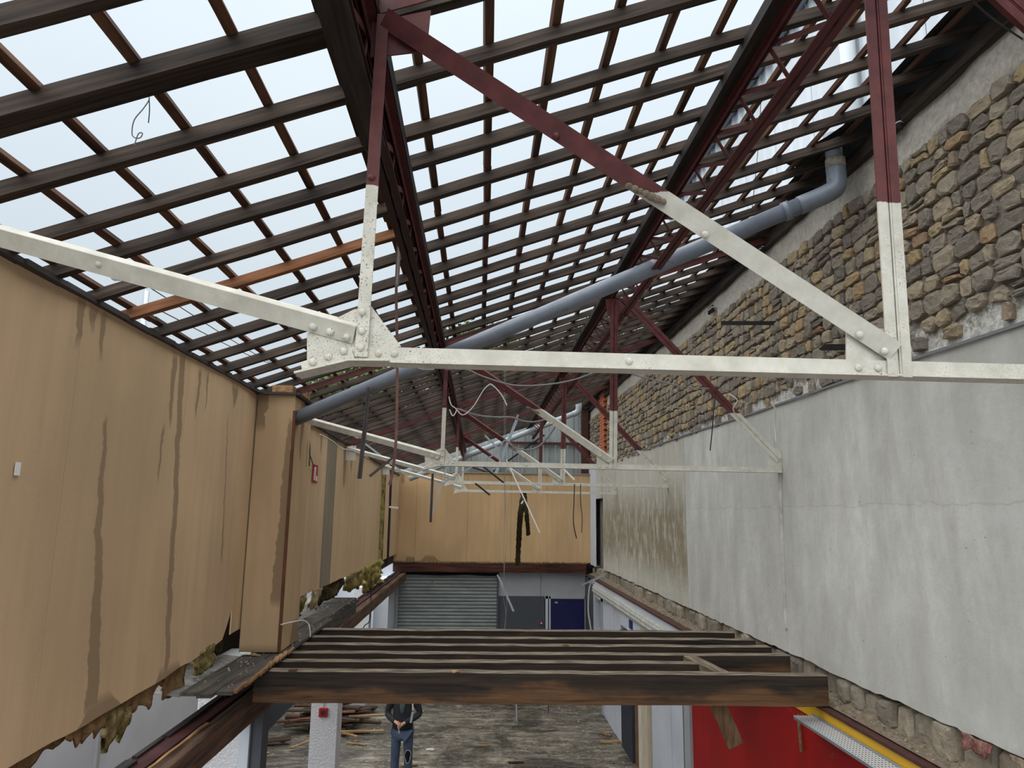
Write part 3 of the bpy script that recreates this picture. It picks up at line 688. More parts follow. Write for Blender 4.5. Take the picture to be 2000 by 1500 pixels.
g1 = B().poly([Vector((x, TY+.004, z)) for x, z in (T(599, 650), T(690, 604), T(724, 596), T(783, 676), T(690, 694), T(599, 720))], (0, .007, 0)).build('gusset_plate', STEEL, tr)
p1 = flat('post', (-.396, 5.20), (-.378, 6.46), .042, 1, dy=.009); rivets(p1, [(*T(709, 612), .013), (*T(708, 649), .013), (*T(706, 681), .013), (*T(727, 350), .013)])
l1 = flat('diagonal', (-2.26, 5.745), T(693, 656), .060, 1, dy=.012, tilt=.5, mat=STEEL_C); rivets(l1, [(*T(646, 650), .014), (*T(677, 660), .014), (*T(613, 640), .014), (*T(198, 518), .014)])
cr = B()
for k in range(7):
    v = at(1224+k*11, 376+k*5, Y=TY); cr.dome((v.x, TY-.03, v.z+.006), (rr.uniform(-.3, .3), -1, .4), rr.uniform(.012, .022), .016, 7)
cr.build('plaster_crust', RUBBLE, tr)
dg = flat('diagonal', T(752, 42), T(1741, 690), .068, 1, dy=.022, tilt=.45, mat=STEEL_C); rivets(dg, [(*T(1373, 463), .025), (*T(1672, 657), .025), (*T(1720, 689), .025), (*T(1085, 272), .025)])
p2 = flat('post', (1.415, 5.17), (1.455, 7.02), .078, None, gap=.012, dy=.009)
B().poly([Vector((x, TY+.006, z)) for x, z in (T(1655, 641), T(1748, 641), T(1748, 716), T(1655, 708))], (0, .007, 0)).build('gusset_plate', STEEL, tr)
d3 = flat('diagonal', (1.56, 7.08), (3.22, 5.30), .085, 1, gap=.010)
B().poly([Vector((x, TY+.008, z)) for x, z in ((-.42, 6.30), (-.22, 6.335), (-.21, 6.50), (-.42, 6.44))], (0, .007, 0)).build('gusset_plate', STEEL, tr)
B().poly([Vector((x, TY+.008, z)) for x, z in ((1.38, 6.86), (1.74, 6.86), (1.72, 7.10), (1.36, 7.05))], (0, .007, 0)).build('gusset_plate', STEEL, tr)
tcl = flat('top_chord', (-2.3, zroof(-2.3)-.06), (-.40, zroof(-.40)-.06), .06, 1)
tc_ = flat('top_chord', (-.40, zroof(-.40)-.06), (3.3, zroof(3.3)-.06), .065, 1); rivets(tc_, [(-.17, 6.575, .005)])
B().poly([Vector((x, TY+.006, z)) for x, z in ((3.1, 5.17), (3.25, 5.17), (3.25, 5.42), (3.12, 5.42))], (0, .007, 0)).build('gusset_plate', STEEL, tr)
B().poly([Vector((x, TY+.006, z)) for x, z in ((-2.27, 5.55), (-2.1, 5.55), (-2.1, 5.84), (-2.27, 5.86))], (0, .007, 0)).build('gusset_plate', STEEL, tr)
for Y2, lab in ((7.6, 'second roof truss from the front, just behind the long grey drain pipe'), (12.28, 'third roof truss from the front, seen small under the second'), (16.93, 'farthest roof truss, lowest and smallest in view before the far wall')):
    c = copy_tree(tr); c.location.y = Y2; c['label'] = lab
#RM
bpy.data.objects.remove(tcl)      # on the nearest truss this half is the thick timber rafter itself
# ================================================================== drain pipes and the building next door
dp = empty('drain_pipe', (3.0, 5.65, 7.4), 'long grey plastic drain pipe crossing the hall from stone wall to boxed column', 'pipe')
A, E_ = Vector((2.93, 5.68, 7.44)), Vector((-1.93, 7.40, 5.615)); D = (E_-A).normalized()
B().tube([A, E_], .073, 24).build('pipe', PVC, dp, True)
B().tube(spline([A+D*.22, A, A-D*.09+Vector((.01, 0, .03)), Vector((3.04, 5.66, 7.60)), Vector((3.03, 5.65, 7.72))], 6), .081, 24).build('elbow', PVC, dp, True)
B().tube([Vector((3.03, 5.65, 7.70)), Vector((3.00, 5.62, 7.98))], .07, 20).build('stub', PVC, dp, True)
B().tube([Vector((3.033, 5.65, 7.68)), Vector((3.03, 5.647, 7.76))], .083, 20).build('tape_collar', simple('dirty_tape', srgb(150, 146, 132), .8, 0, .3, 30, .3), dp, True)
B().tube([A+D*.30, A+D*.36], .084, 24).build('pipe_clip', PVC, dp, True)
dp2 = empty('drain_pipe', (2.6, 19.5, 7.4), 'pale grey drain pipe slanting across the far gable sheeting', 'pipe')
p0, p1_ = at(1126, 806, Y=19.5), at(800, 935, Y=20.2)
B().tube([p0, p1_], .075, 16).build('pipe', PVC2, dp2, True); B().tube(spline([p0+(p1_-p0)*.02, p0, p0+Vector((.06, 0, .1)), p0+Vector((.05, 0, .3))], 5), .085, 16).build('elbow', PVC2, dp2, True)
nb = empty('neighbour_building', (4, 7, 8), 'white corrugated building rising behind the stone wall, seen through the rafters', 'building')
XN = 3.68
for k in range(13):
    y0 = .2+k*1.01; b = B(); pr = []; dpth = []
    for q in range(4):
        o = q*.25; pr += [o, o+.035, o+.055, o+.12, o+.14, o+.25-.001]; dpth += [0, 0, .03, .03, 0, 0]
    for q, d in zip(pr, dpth): b.v += [Vector((XN-d, y0+q, 7.5)), Vector((XN-d, y0+q, 10.75))]
    for i in range(len(pr)-1): b.f.append((2*i, 2*i+2, 2*i+3, 2*i+1))
    o = b.build('cladding_sheet', CLAD_W, nb); md = o.modifiers.new('solid', 'SOLIDIFY'); md.thickness = .004
B().box(XN+.05, 8, .2, 13.3, 7.5, 10.75).build('body', CLAD_W, nb)
gt = B().tube([Vector((XN-.12, .2, 10.62)), Vector((XN-.12, 13.35, 10.62))], .125, 20).build('gutter', PVC, nb, True)
for k in range(16):
    y0 = .6+k*.8; B().tube([Vector((XN-.12, y0, 10.62)), Vector((XN-.12, y0+.03, 10.62))], .14, 20).build('bracket', IRON, gt, True)
B().tube(spline([Vector((XN-.12, 6.1, 10.5)), Vector((XN-.12, 6.2, 10.1)), Vector((XN-.11, 6.25, 9.85)), Vector((XN-.11, 6.28, 9.6))], 5), .11, 18).build('outlet_bend', WHITEP, nb, True)
B().tube([Vector((XN-.10, 6.28, 9.62)), Vector((XN-.10, 6.30, 7.9))], .075, 18).build('downpipe', DOWNP, nb, True)
#@@REST
# ================================================================== mezzanine timbers
JG = 'bare mezzanine joists'
names = ['front and thickest mezzanine joist, brown at its lower edge', 'second mezzanine joist from the front, stopping at the short trimmer', 'third mezzanine joist from the front, carrying the back end of the trimmer', 'fourth mezzanine joist from the front', 'fifth mezzanine joist, last but one towards the shutter', 'rearmost mezzanine joist, nearest the roller shutter']
jy = [(6.76, 6.62), (7.19, 7.12), (7.60, 7.52), (8.06, 7.98), (8.50, 8.44), (9.03, 8.97)]
je = [3.12, 2.11, 3.17, 3.17, 3.17, 3.12]
for k in range(6):
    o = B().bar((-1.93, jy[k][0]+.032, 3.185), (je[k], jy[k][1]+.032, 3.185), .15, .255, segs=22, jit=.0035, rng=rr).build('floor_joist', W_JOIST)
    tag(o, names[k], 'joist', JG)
    if k in (2, 3):      # a worn notch in the top edge
        pass
o = B().bar((2.23, 6.735, 3.22), (2.14, 7.475, 3.22), .13, .19, segs=4, jit=.003).build('trimmer', wood('trimmer_wood', srgb(80, 70, 58), srgb(140, 126, 106), 1)); tag(o, 'short weathered trimmer timber bridging the joists near their right ends', 'timber')
for k, (x0, x1, y0, y1, lab) in enumerate(((-2.21, -2.07, 5.80, 9.75, 'dark grey ledge board nearest the fibreboard wall'), (-2.065, -1.955, 5.74, 9.8, 'dark grey middle ledge board beside the boxed column'), (-1.95, -1.83, 5.83, 9.7, 'dark grey outer ledge board with the splintered edge'))):
    x1 = min(x1, x1)
    o = B().bar(((x0+x1)/2, y0, 3.337), ((x0+x1)/2, y1, 3.337), x1-x0, .028, segs=14, jit=.002).build('ledge_board', W_BOARD); tag(o, lab, 'board', 'ledge boards')
b = B(); y = 5.84; pts = []
while y < 7.5:
    w_ = .012+.02*abs(noise.noise((y*6, 0, 0)))*(1.6 if y < 6.6 else .8); b.bar((-1.815-w_*.2, y, 3.345), (-1.815-w_*.2+rr.uniform(-.02, .01), y+.13, 3.35+rr.uniform(-.008, .02)), w_*2, .02, jit=.006); y += .1
tag(b.build('splintered_strip', W_SPLINT), 'pale splintered strip of wood along the edge of the ledge boards', 'wood strip')
o = B().grid(lambda u, v: (-2.62+.42*v, 5.78+1.5*u, 3.325+.05*(1-v)+.01*noise.noise((u*9, v*5, 0))), 14, 5).build('metal_sheet', simple('dull_sheet', srgb(112, 110, 106), .7, .1, .3, 20, .3)); o.modifiers.new('solid', 'SOLIDIFY').thickness = .004; tag(o, 'dull speckled metal sheet tucked under the torn insulation beside the ledge', 'metal sheet')
o = B().box(-2.6, -1.99, 9.8, 12.4, 3.06, 3.30).build('platform', W_BOARD); tag(o, 'rubbish-strewn end of the timber platform behind the boxed column', 'platform', kind='structure')
bm = empty('left_beam', (-2.2, 12, 2.86), 'dark red steel and timber beam running along the left side to the shutter', 'beam', kind='structure')
b = B(); b.box(-2.30, -2.12, 2.0, 20.6, 3.035, 3.06); b.box(-2.225, -2.205, 2.0, 20.6, 2.86, 3.035); b.box(-2.30, -2.12, 2.0, 20.6, 2.84, 2.86); b.build('steel_joist', OXRED, bm)
B().bar((-2.035, 2.0, 2.95), (-2.035, 20.6, 2.95), .12, .2, segs=40, jit=.004).build('timber', wood('beam_timber', srgb(58, 44, 36), srgb(112, 86, 68), 1), bm)
b = B(); y = 2.2
while y < 20.4:
    w_ = rr.uniform(.05, .11); b.box(-2.29+rr.uniform(0, .02), -2.29+w_, y, y+rr.uniform(.2, .5), 3.061, 3.075+rr.uniform(0, .012)); y += rr.uniform(.25, .5)
b.build('top_dirt', W_BLACK, bm)
for y0, y1 in ((5.0, 6.1), (4.1, 4.6)):
    B().bar((-2.09, y0, 3.056), (-2.085, y1, 3.058), .02, .012, segs=6, jit=.006).build('splinter', W_SPLINT, bm)
# perforated metal tray and its neighbours on the right ledge
t = empty('perforated_tray', (2.95, 5, 2.93), 'silver perforated metal tray hanging beside the yellow fascia', 'tray')
B().box(2.885, 3.07, 3.2, 6.80, 2.922, 2.928).build('tray_base', PERF, t); B().box(2.885, 2.891, 3.2, 6.80, 2.90, 2.922).build('tray_lip', GALV, t); B().box(3.062, 3.07, 3.2, 6.80, 2.928, 2.945).build('tray_lip', GALV, t)
p = at(1390, 1350, Y=7.0); q = at(1437, 1456, Y=7.06)
tag(B().bar(p, q, .15, .03, up=(0, 1, 0), segs=4, jit=.004).build('hanging_plank', wood('hanging_plank_wood', srgb(84, 68, 50), srgb(136, 112, 84), 2)), 'short broken plank hanging below the front joist against the red wall', 'plank')
p = at(1559, 1396, X=3.07); tag(B().bar(p, p+Vector((0, -.02, -.32)), .03, .012, up=(1, 0, 0), segs=3, jit=.003).build('wood_lath', W_PALE), 'thin wooden lath hanging on the red wall beneath the tray', 'lath')
# ================================================================== insulation and torn paper under the fibreboard
def crumple(name, y0, y1, zt, zb, mat, label, cat, x=XL-.03, amp=.05, ragged=.06, nu=26, nv=8, seed=0, thick=.03, freq=4, group=None):
    def fn(u, v):
        y = y0+(y1-y0)*u; t_ = zt(y) if callable(zt) else zt
        low = zb+ragged*noise.noise((y*7, seed, 0))+ragged*.6*noise.noise((y*19, seed, 3))
        if u < .08 or u > .92: low = low+(t_-low)*.35
        z = t_+(low-t_)*v
        return (x+amp*v*noise.noise((y*freq, z*freq, seed))+amp*.5*noise.noise((y*freq*3, z*freq*3, seed+9)), y+.02*noise.noise((z*9, y*5, seed)), z)
    o = B().grid(fn, nu, nv).build(name, mat, None, True); md = o.modifiers.new('solid', 'SOLIDIFY'); md.thickness = thick; md.offset = 0
    return tag(o, label, cat, group)
zu = lambda y: zcut(y)+.05
IG = 'torn insulation under the left wall'
crumple('kraft_paper_flap', 2.9, 4.35, zu, 3.37, KRAFT, 'torn brown paper flap at the near lower end of the left wall', 'insulation', seed=1, thick=.01, amp=.03, ragged=.03, group=IG)
crumple('mineral_wool_tuft', 3.95, 4.6, lambda y: zcut(y)+.03, 3.37, WOOL, 'soft tan wool tuft bulging under the near fibreboard panels', 'insulation', x=XL-.07, seed=2, group=IG)
crumple('kraft_paper_flap', 4.45, 5.2, zu, 3.36, KRAFT, 'torn brown paper flap below the widest damp streak', 'insulation', seed=3, thick=.01, ragged=.09, group=IG)
crumple('mineral_wool_tuft', 4.9, 5.22, lambda y: zcut(y)+.0, 3.23, WOOL, 'ragged yellow-brown wool scrap dangling lowest over the white wall', 'insulation', x=XL-.04, seed=4, ragged=.1, group=IG)
crumple('kraft_paper_flap', 5.18, 5.72, zu, 3.35, KRAFT, 'curled brown paper flap with a pale rolled edge', 'insulation', seed=5, thick=.012, amp=.09, group=IG)
crumple('kraft_paper_flap', 5.70, 6.15, zu, 3.30, KRAFT, 'straight-edged brown paper flap just before the ledge boards', 'insulation', seed=6, thick=.012, amp=.04, ragged=.03, group=IG)
crumple('mineral_wool_tuft', 6.2, 6.62, lambda y: zcut(y)+.03, 3.37, WOOL, 'pale wool tuft slumping on to the metal sheet', 'insulation', x=XL-.0, seed=7, amp=.10, group=IG)
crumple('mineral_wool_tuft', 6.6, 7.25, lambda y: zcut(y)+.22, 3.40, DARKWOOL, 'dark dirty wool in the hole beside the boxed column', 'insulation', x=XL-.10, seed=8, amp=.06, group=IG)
crumple('mineral_wool_tuft', 8.2, 10.1, lambda y: zcut(y)+.04, 3.40, WOOL, 'thick matted wool hanging just behind the boxed column', 'insulation', x=XL-.04, seed=9, amp=.14, ragged=.08, thick=.06, group=IG)
crumple('kraft_paper_flap', 10.25, 10.75, lambda y: zcut(y)+.02, 3.36, wool_mat('pale_paper', srgb(176, 156, 120), srgb(206, 188, 150), srgb(226, 212, 180)), 'pale curled paper strip among the matted wool', 'insulation', x=XL+.03, seed=10, amp=.12, thick=.012, group=IG)
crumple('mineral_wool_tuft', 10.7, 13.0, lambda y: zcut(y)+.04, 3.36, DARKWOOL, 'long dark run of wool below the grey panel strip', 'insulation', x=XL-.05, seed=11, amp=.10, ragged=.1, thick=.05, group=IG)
crumple('mineral_wool_tuft', 13.1, 14.8, lambda y: zcut(y)+.02, 3.30, WOOL, 'ochre wool tuft hanging past the panel joint', 'insulation', x=XL-.02, seed=12, amp=.12, ragged=.1, thick=.05, group=IG)
crumple('mineral_wool_tuft', 14.9, 17.3, lambda y: zcut(y)+.05, 3.10, WOOLY, 'bright yellow wool slab spilling down at the end of the left wall', 'insulation', x=XL+.02, seed=13, amp=.2, ragged=.1, thick=.06, nu=30, nv=14, group=IG)
crumple('mineral_wool_strip', 16.95, 17.6, 5.6, 3.55, WOOLY, 'upright strip of yellow wool in the open joint of the left wall', 'insulation', x=XL-.02, seed=14, amp=.08, ragged=.05, nv=40, nu=8, group=IG)
def strip(name, pts, wd, mat, label, cat, seed=0, dark=None):
    pts = spline(pts, 10); b = B()
    for i in range(len(pts)-1):
        k = 1+.35*noise.noise((i*.7, seed, 0)); b.bar(pts[i], pts[i+1], wd*k, .02, up=(0, 1, 0), jit=.006, rng=rr)
    return tag(b.build(name, mat), label, cat)
MOSS = wool_mat('mossy_felt', srgb(52, 46, 34), srgb(88, 78, 56), srgb(120, 110, 84))
strip('felt_strip', [at(1023, 962, Y=16.95), at(1016, 1010, Y=17.2), at(1013, 1060, Y=19), at(1011, 1104, Y=19.5)], .13, MOSS, 'longer dirty felt strip dangling in front of the far fibreboard', 'strip', 1)
strip('felt_strip', [at(1024, 962, Y=16.97), at(1029, 1010, Y=17.2), at(1032, 1045, Y=18.8)], .10, MOSS, 'shorter dirty felt strip dangling in front of the far fibreboard', 'strip', 2)
# ================================================================== fixings on the stone wall
def wallpx(x, y): return at(x, y, X=XR)
a = wallpx(1517, 631); q = at(1408, 631, Y=a.y)
tag(B().bar(a+Vector((.05, 0, 0)), q, .008, .045).build('iron_bracket', IRON), 'long black iron bracket sticking out of the stone wall', 'bracket')
a = wallpx(1668, 676); q = at(1600, 676, Y=a.y)
o = B().poly([q+Vector((0, 0, -.02)), q+Vector((.05, 0, .02)), a+Vector((.05, 0, .02)), a+Vector((.05, 0, -.03)), q+Vector((.03, 0, -.035))], (0, .02, 0)).build('iron_bracket', IRON); tag(o, 'short black iron bracket partly hidden by the right gusset of the nearest truss', 'bracket')
def insulators(x, y, n, lab, sc=1.0):
    a = wallpx(x, y); r = empty('insulator_rack', a, lab, 'insulator')
    B().bar(a+Vector((-.04, -.12*sc, .02)), a+Vector((-.04, .08*sc, .02)), .012, .018).build('rail', IRON, r); B().bar(a+Vector((.06, 0, .02)), a+Vector((-.04, 0, .02)), .015, .018).build('arm', IRON, r)
    for k in range(n):
        c = a+Vector((-.04, (-.10+.075*k)*sc, .005)); B().tube([c, c+Vector((0, 0, -.02)), c+Vector((0, 0, -.03)), c+Vector((0, 0, -.065))], [.018*sc, .026*sc, .02*sc, .024*sc], 10).build('insulator', IRON, r, True)
        B().tube([c+Vector((0, 0, -.006)), c+Vector((0, 0, -.016))], .0275*sc, 10).build('glaze_band', WHITEP, r, True)
insulators(1752, 252, 3, 'three insulators on a rail high on the stone wall by the right post')
insulators(1393, 604, 3, 'small insulator rack on the stone wall above the long iron bracket')
insulators(1492, 487, 2, 'small iron hook rail on the stone wall close to the roof edge', .9)
insulators(1250, 717, 2, 'small dark hook rail far along the stone wall', 1.2)
# conduit bead on plaster at the second truss
tag(B().tube(spline([(XR-.004, 7.655, 5.19), (XR-.006, 7.67, 4.7), (XR-.004, 7.69, 4.2), (XR-.002, 7.72, 3.55)], 6), .022, 10).build('conduit_chase', simple('filled_chase', srgb(178, 176, 168), .85)), 'plastered-over cable chase running down the wall below the second truss', 'conduit', kind='structure')
# ================================================================== hanging rails, rods and cables
def px(pts): return [at(x, y, Y=Y_) for x, y, Y_ in pts]
def rail(name, x0, y0, x1, y1, Y0, Y1, wd, mat, label, cat='rail', dbl=False, group=None):
    a, c = at(x0, y0, Y=Y0), at(x1, y1, Y=Y1); b = B()
    if dbl:
        d = (c-a).normalized(); sd = d.cross(Vector((0, 1, 0))).normalized()*wd
        b.bar(a-sd*.5, c-sd*.5, wd*.55, wd*.55, up=(0, 1, 0)); b.bar(a+sd*.5+d*.05, c+sd*.5, wd*.55, wd*.55, up=(0, 1, 0)); b.bar(a, c, wd*.5, wd*.1, up=(0, 1, 0))
    else:
        b.bar(a, c, wd, wd*.15, up=(0, 1, 0)); d = (c-a).normalized(); sd = d.cross(Vector((0, 1, 0))).normalized()*wd*.45
        b.bar(a+sd+Vector((0, wd*.3, 0)), c+sd+Vector((0, wd*.3, 0)), wd*.12, wd*.6, up=(0, 1, 0))
    return tag(b.build(name, mat), label, cat, group)
def cable(pts, r, mat, label, n=8, group='loose cables'):
    o = B().tube(spline(px(pts), n), r, 6).build('cable', mat, None, True); return tag(o, label, 'cable', group)
RG = 'loose ceiling rails'
RUSTY = simple('rusty_rail', srgb(98, 70, 64), .6, .3, .3, 8, .1)
b = B(); pp = spline(px([(784, 290, 3.5), (780, 430, 4.2), (774, 560, 4.3), (776, 700, 4.3), (774, 850, 4.3), (766, 925, 4.3), (760, 948, 4.3)]), 5)
for i in range(len(pp)-1): b.bar(pp[i], pp[i+1], .017, .006, up=(0, 1, 0))
tag(b.build('hanging_metal_strip', RUSTY), 'long thin rusty metal strip dangling beside the left lattice girder', 'metal strip')
rail('ceiling_rail', 721, 757, 702, 935, 7.0, 7.0, .026, FLASH, 'dark double rail hanging under the grey drain pipe', dbl=True, group=RG)
rail('ceiling_rail', 806, 862, 722, 930, 10, 9, .03, IRON, 'black rail slanting down to the left wall panels', group=RG)
rail('ceiling_rail', 845, 925, 841, 1020, 8.5, 8.5, .028, FLASH, 'dark upright rail hanging below the second truss gusset', group=RG)
rail('ceiling_rail', 876, 900, 842, 1012, 8.8, 8.8, .016, GALV, 'bright thin rail crossing the dark upright rail', group=RG)
rail('ceiling_rail', 1013, 810, 968, 925, 8.2, 8.2, .022, GALV, 'pair of bright metal rails standing slanted above the second truss chord', dbl=True, group=RG)
rail('ceiling_rail', 947, 850, 986, 890, 10, 10, .026, GALV, 'short dull rail leaning left of the bright rail pair', group=RG)
rail('ceiling_rail', 836, 959, 976, 882, 9.6, 9.9, .018, GALV, 'thin bright rail sloping up to the right behind the second truss chord', group=RG)
rail('ceiling_rail', 989, 898, 1054, 1040, 10, 10, .018, WHITEP, 'thin white rail sloping down to the right across the far fibreboard', group=RG)
rail('ceiling_rail', 1022, 978, 1018, 984, 10, 10, .018, WHITEP, 'tiny white hook on the thin white rail', group=RG)
rail('ceiling_rail', 938, 907, 984, 943, 11, 11, .026, IRON, 'black rail above the third truss chord', group=RG)
rail('ceiling_rail', 928, 944, 957, 967, 11, 11, .026, IRON, 'black rail end poking out below the third truss chord', group=RG)
rail('ceiling_rail', 1097, 912, 1122, 937, 11.5, 11.5, .03, WHITEP, 'short pale rod ending at the black wires near the right wall', group=RG)
rail('ceiling_rail', 972, 1122, 1003, 1194, 12.5, 12.5, .022, GALV, 'bright double rail hanging in front of the roller shutter edge', dbl=True, group=RG)
rail('ceiling_rail', 760, 990, 778, 992, 13, 13, .03, WHITEP, 'short white rail end beside the left wall joint', group=RG)
rail('ceiling_rail', 1137, 1143, 1184, 1120, 16.5, 16.5, .03, GALV, 'grey rod lying on the right ledge near the far corner', group=RG)
rail('ceiling_rail', 1150, 1138, 1182, 1124, 16.8, 16.8, .03, GALV, 'second grey rod lying beside the first near the far corner', group=RG)
rail('ceiling_rail', 665, 830, 790, 925, 12.3, 12.3, .03, GALV, 'bent grey rail along the top of the far left panels', group=RG)
cable([(655, -20, 2.1), (668, 40, 2.2), (682, 90, 2.3), (704, 130, 2.5), (742, 190, 2.9), (760, 260, 3.2), (768, 340, 3.6), (779, 390, 3.9), (781, 470, 4.1), (776, 560, 4.2)], .009, WIRE_G, 'thick grey cable running down the left lattice girder')
cable([(700, 160, 2.9), (698, 220, 3.0), (705, 260, 3.1), (716, 290, 3.2), (730, 320, 3.3)], .005, WIRE_K, 'thin black cable looped behind the left post of the nearest truss')
cable([(877, 775, 7.3), (881, 790, 7.3), (890, 798, 7.3), (902, 810, 7.3), (913, 806, 7.3), (926, 792, 7.3), (937, 774, 7.3), (946, 760, 7.3), (957, 750, 7.3)], .006, WIRE_W, 'white cable bent into a hook beside the left girder')
cable([(957, 750, 7.3), (966, 756, 7.3), (980, 772, 7.3), (990, 792, 7.3)], .007, WIRE_W, 'short stiff white cable end below the red diagonal')
cable([(878, 800, 7.6), (884, 812, 7.6), (890, 806, 7.6), (892, 798, 7.6)], .007, WIRE_W, 'small white cable loop under the hooked cable')
cable([(892, 798, 7.3), (932, 811, 7.4), (972, 815, 7.5), (998, 815, 7.5), (1020, 822, 7.55), (1044, 824, 7.58), (1066, 819, 7.6)], .010, WIRE_G, 'grey cable sagging across to the right girder')
cable([(980, 908, 7.63), (978, 878, 7.7), (984, 862, 7.75), (994, 864, 7.75), (1004, 874, 7.75), (1030, 879, 7.75), (1052, 872, 7.75), (1071, 853, 7.7), (1087, 829, 7.63)], .009, WIRE_G, 'deep grey cable loop in front of the far gable')
cable([(870, 722, 7.4), (910, 722, 7.4), (945, 736, 7.4), (1000, 752, 7.4), (1060, 752, 7.4), (1120, 742, 7.4), (1180, 720, 7.4), (1204, 714, 7.4)], .009, WIRE_G, 'long sagging cable just under the nearest truss chord')
cable([(1204, 714, 7.4), (1240, 732, 7.4), (1290, 745, 7.4), (1340, 756, 7.4), (1385, 759, 7.4)], .007, WIRE_G, 'sagging cable continuing right to the red diagonal')
cable([(1425, 770, 7.4), (1440, 782, 7.4), (1432, 800, 7.5), (1446, 822, 7.6)], .007, WIRE_W, 'short pale wire wrapped on the red and white diagonal')
cable([(1505, 785, 7.5), (1514, 800, 7.5), (1513, 830, 7.6), (1516, 865, 7.6)], .007, WIRE_W, 'pale wire end hanging above the truss foot on the right wall')
cable([(1399, 754, 7.6), (1394, 800, 7.6), (1391, 840, 7.6), (1387, 880, 7.6)], .006, WIRE_K, 'thin black wire hanging before the plaster wall')
cable([(812, 718, 6), (826, 722, 6), (848, 722, 6)], .008, WIRE_G, 'short pale cable end beside the left girder above the drain pipe')
cable([(985, 708, 10.04), (985, 905, 10), (986, 1000, 10), (984, 1080, 10), (986, 1150, 10), (990, 1180, 10), (984, 1240, 10)], .0035, WIRE_G, 'thin grey cable dropping to the joists in front of the far wall')
cable([(988, 708, 10.05), (987, 960, 10.1), (990, 1040, 10.2), (986, 1100, 10.2), (983, 1160, 10.2), (988, 1200, 10.2), (985, 1240, 10.2)], .003, WIRE_G, 'second thin cable twisting round the first one')
cable([(1122, 946, 12.27), (1121, 980, 12.2), (1120, 1020, 12), (1126, 1052, 12)], .009, WIRE_K, 'black wire hanging straight down by the far right corner')
cable([(1134, 946, 12.27), (1134, 980, 12.24), (1137, 1010, 12.2), (1136, 1040, 12.2)], .007, WIRE_K, 'thinner black wire hanging right beside it by the far corner')
cable([(1158, 1132, 17), (1151, 1150, 16), (1149, 1190, 15.5), (1152, 1215, 15.2), (1156, 1240, 15)], .018, WIRE_G, 'thick grey cable bundle drooping from the right ledge')
cable([(598, 832, 7.9), (600, 862, 7.9), (597, 912, 7.9)], .006, WIRE_K, 'straight black wire under the end of the drain pipe')
cable([(598, 832, 8.0), (605, 870, 8.2), (604, 910, 8.4)], .008, WIRE_G, 'grey wire under the end of the drain pipe')
cable([(600, 836, 8.0), (604, 880, 8.6), (609, 900, 9.4), (614, 912, 9.9)], .007, WIRE_K, 'black wire curling towards the red sign')
cable([(549, 1220, 7.29), (566, 1216, 7.5), (590, 1212, 7.9), (601, 1217, 8), (605, 1228, 8), (606, 1244, 8)], .007, WIRE_W, 'white bent cable sticking out of the boxed column above the ledge')
cable([(625, 848, 9.5), (650, 862, 10.2), (668, 876, 10.6), (690, 880, 11.2), (720, 895, 12)], .007, WIRE_W, 'wavy pale cable lying along the top of the left panels')
cable([(1486, 200, 5.6), (1483, 260, 5.6), (1476, 340, 5.6), (1468, 415, 5.6)], .003, WIRE_K, 'hair-thin wire hanging from the roof before the white building')
cable([(1728, 0, 3.6), (1733, 100, 3.6), (1738, 190, 3.6), (1742, 235, 3.6)], .003, WIRE_K, 'hair-thin wire hanging beside the right post of the nearest truss')
cable([(1898, 0, 2.9), (1925, 25, 3.2), (1965, 55, 3.6), (2010, 85, 3.9)], .006, WIRE_K, 'black wire crossing the top right corner')
cable([(290, 186, 2.62), (291, 195, 2.62), (280, 212, 2.62), (262, 235, 2.62), (258, 262, 2.62), (266, 270, 2.62), (275, 268, 2.62), (278, 260, 2.62), (270, 262, 2.62), (262, 285, 2.62)], .0022, WIRE_G, 'curled thin wire tuft dangling under the second rafter')
cable([(291, 190, 2.63), (292, 215, 2.63), (290, 240, 2.63)], .002, WIRE_K, 'straight wire end in the tuft under the second rafter')
cable([(725, 1120, 14), (724, 1180, 14), (722, 1212, 14), (712, 1222, 14), (708, 1232, 14)], .010, WIRE_K, 'black cable drooping on the white return wall by the shutter')
tag(B().tube([at(687, 1178, Y=12.6), at(685, 1300, Y=12.6)], .018, 8).build('thin_post', IRON, None, True), 'thin black standpipe under the left beam', 'pipe')
# ================================================================== small wall things
def call_box(c, sz, lab):
    r = empty('fire_alarm_box', c, lab, 'alarm'); B().box(c.x-sz, c.x+sz, c.y-.035, c.y, c.z-sz, c.z+sz).build('housing', SIGNRED, r, bevel=.006); B().box(c.x-sz*.45, c.x+sz*.45, c.y-.04, c.y-.035, c.z-sz*.45, c.z+sz*.45).build('press_panel', IRON if sz > .05 else WHITEP, r)
c = at(632, 1391, Y=10.0); c.y = 10.0; call_box(c, .055, 'red fire-alarm box on the middle roughcast column')
tag(B().tube([c+Vector((0, -.01, .05)), c+Vector((0, -.01, .7))], .004, 6).build('alarm_cable', WIRE_G), 'thin cable rising from the alarm box up the roughcast column', 'cable')
c = at(1057, 1217, Y=YF+.03); c.y = YF+.03; call_box(c, .042, 'small red fire-alarm box on the dark far panel beside the navy door')
r = empty('wall_sign', (XL+.008, 10.1, 5.2), 'red vertical sign with white lettering strip on the left wall', 'sign')
B().box(XL+.006, XL+.012, 9.93, 10.24, 5.09, 5.33).build('plate', SIGNRED, r)
B().box(XL+.012, XL+.014, 10.02, 10.12, 5.12, 5.30).build('white_strip', WHITEP, r); B().box(XL+.012, XL+.014, 10.16, 10.21, 5.11, 5.18).build('white_strip', WHITEP, r)
b = B()
for k in range(7): b.box(XL+.014, XL+.0155, 10.05, 10.09, 5.135+k*.022, 5.147+k*.022)
b.build('lettering', SIGNRED, r)
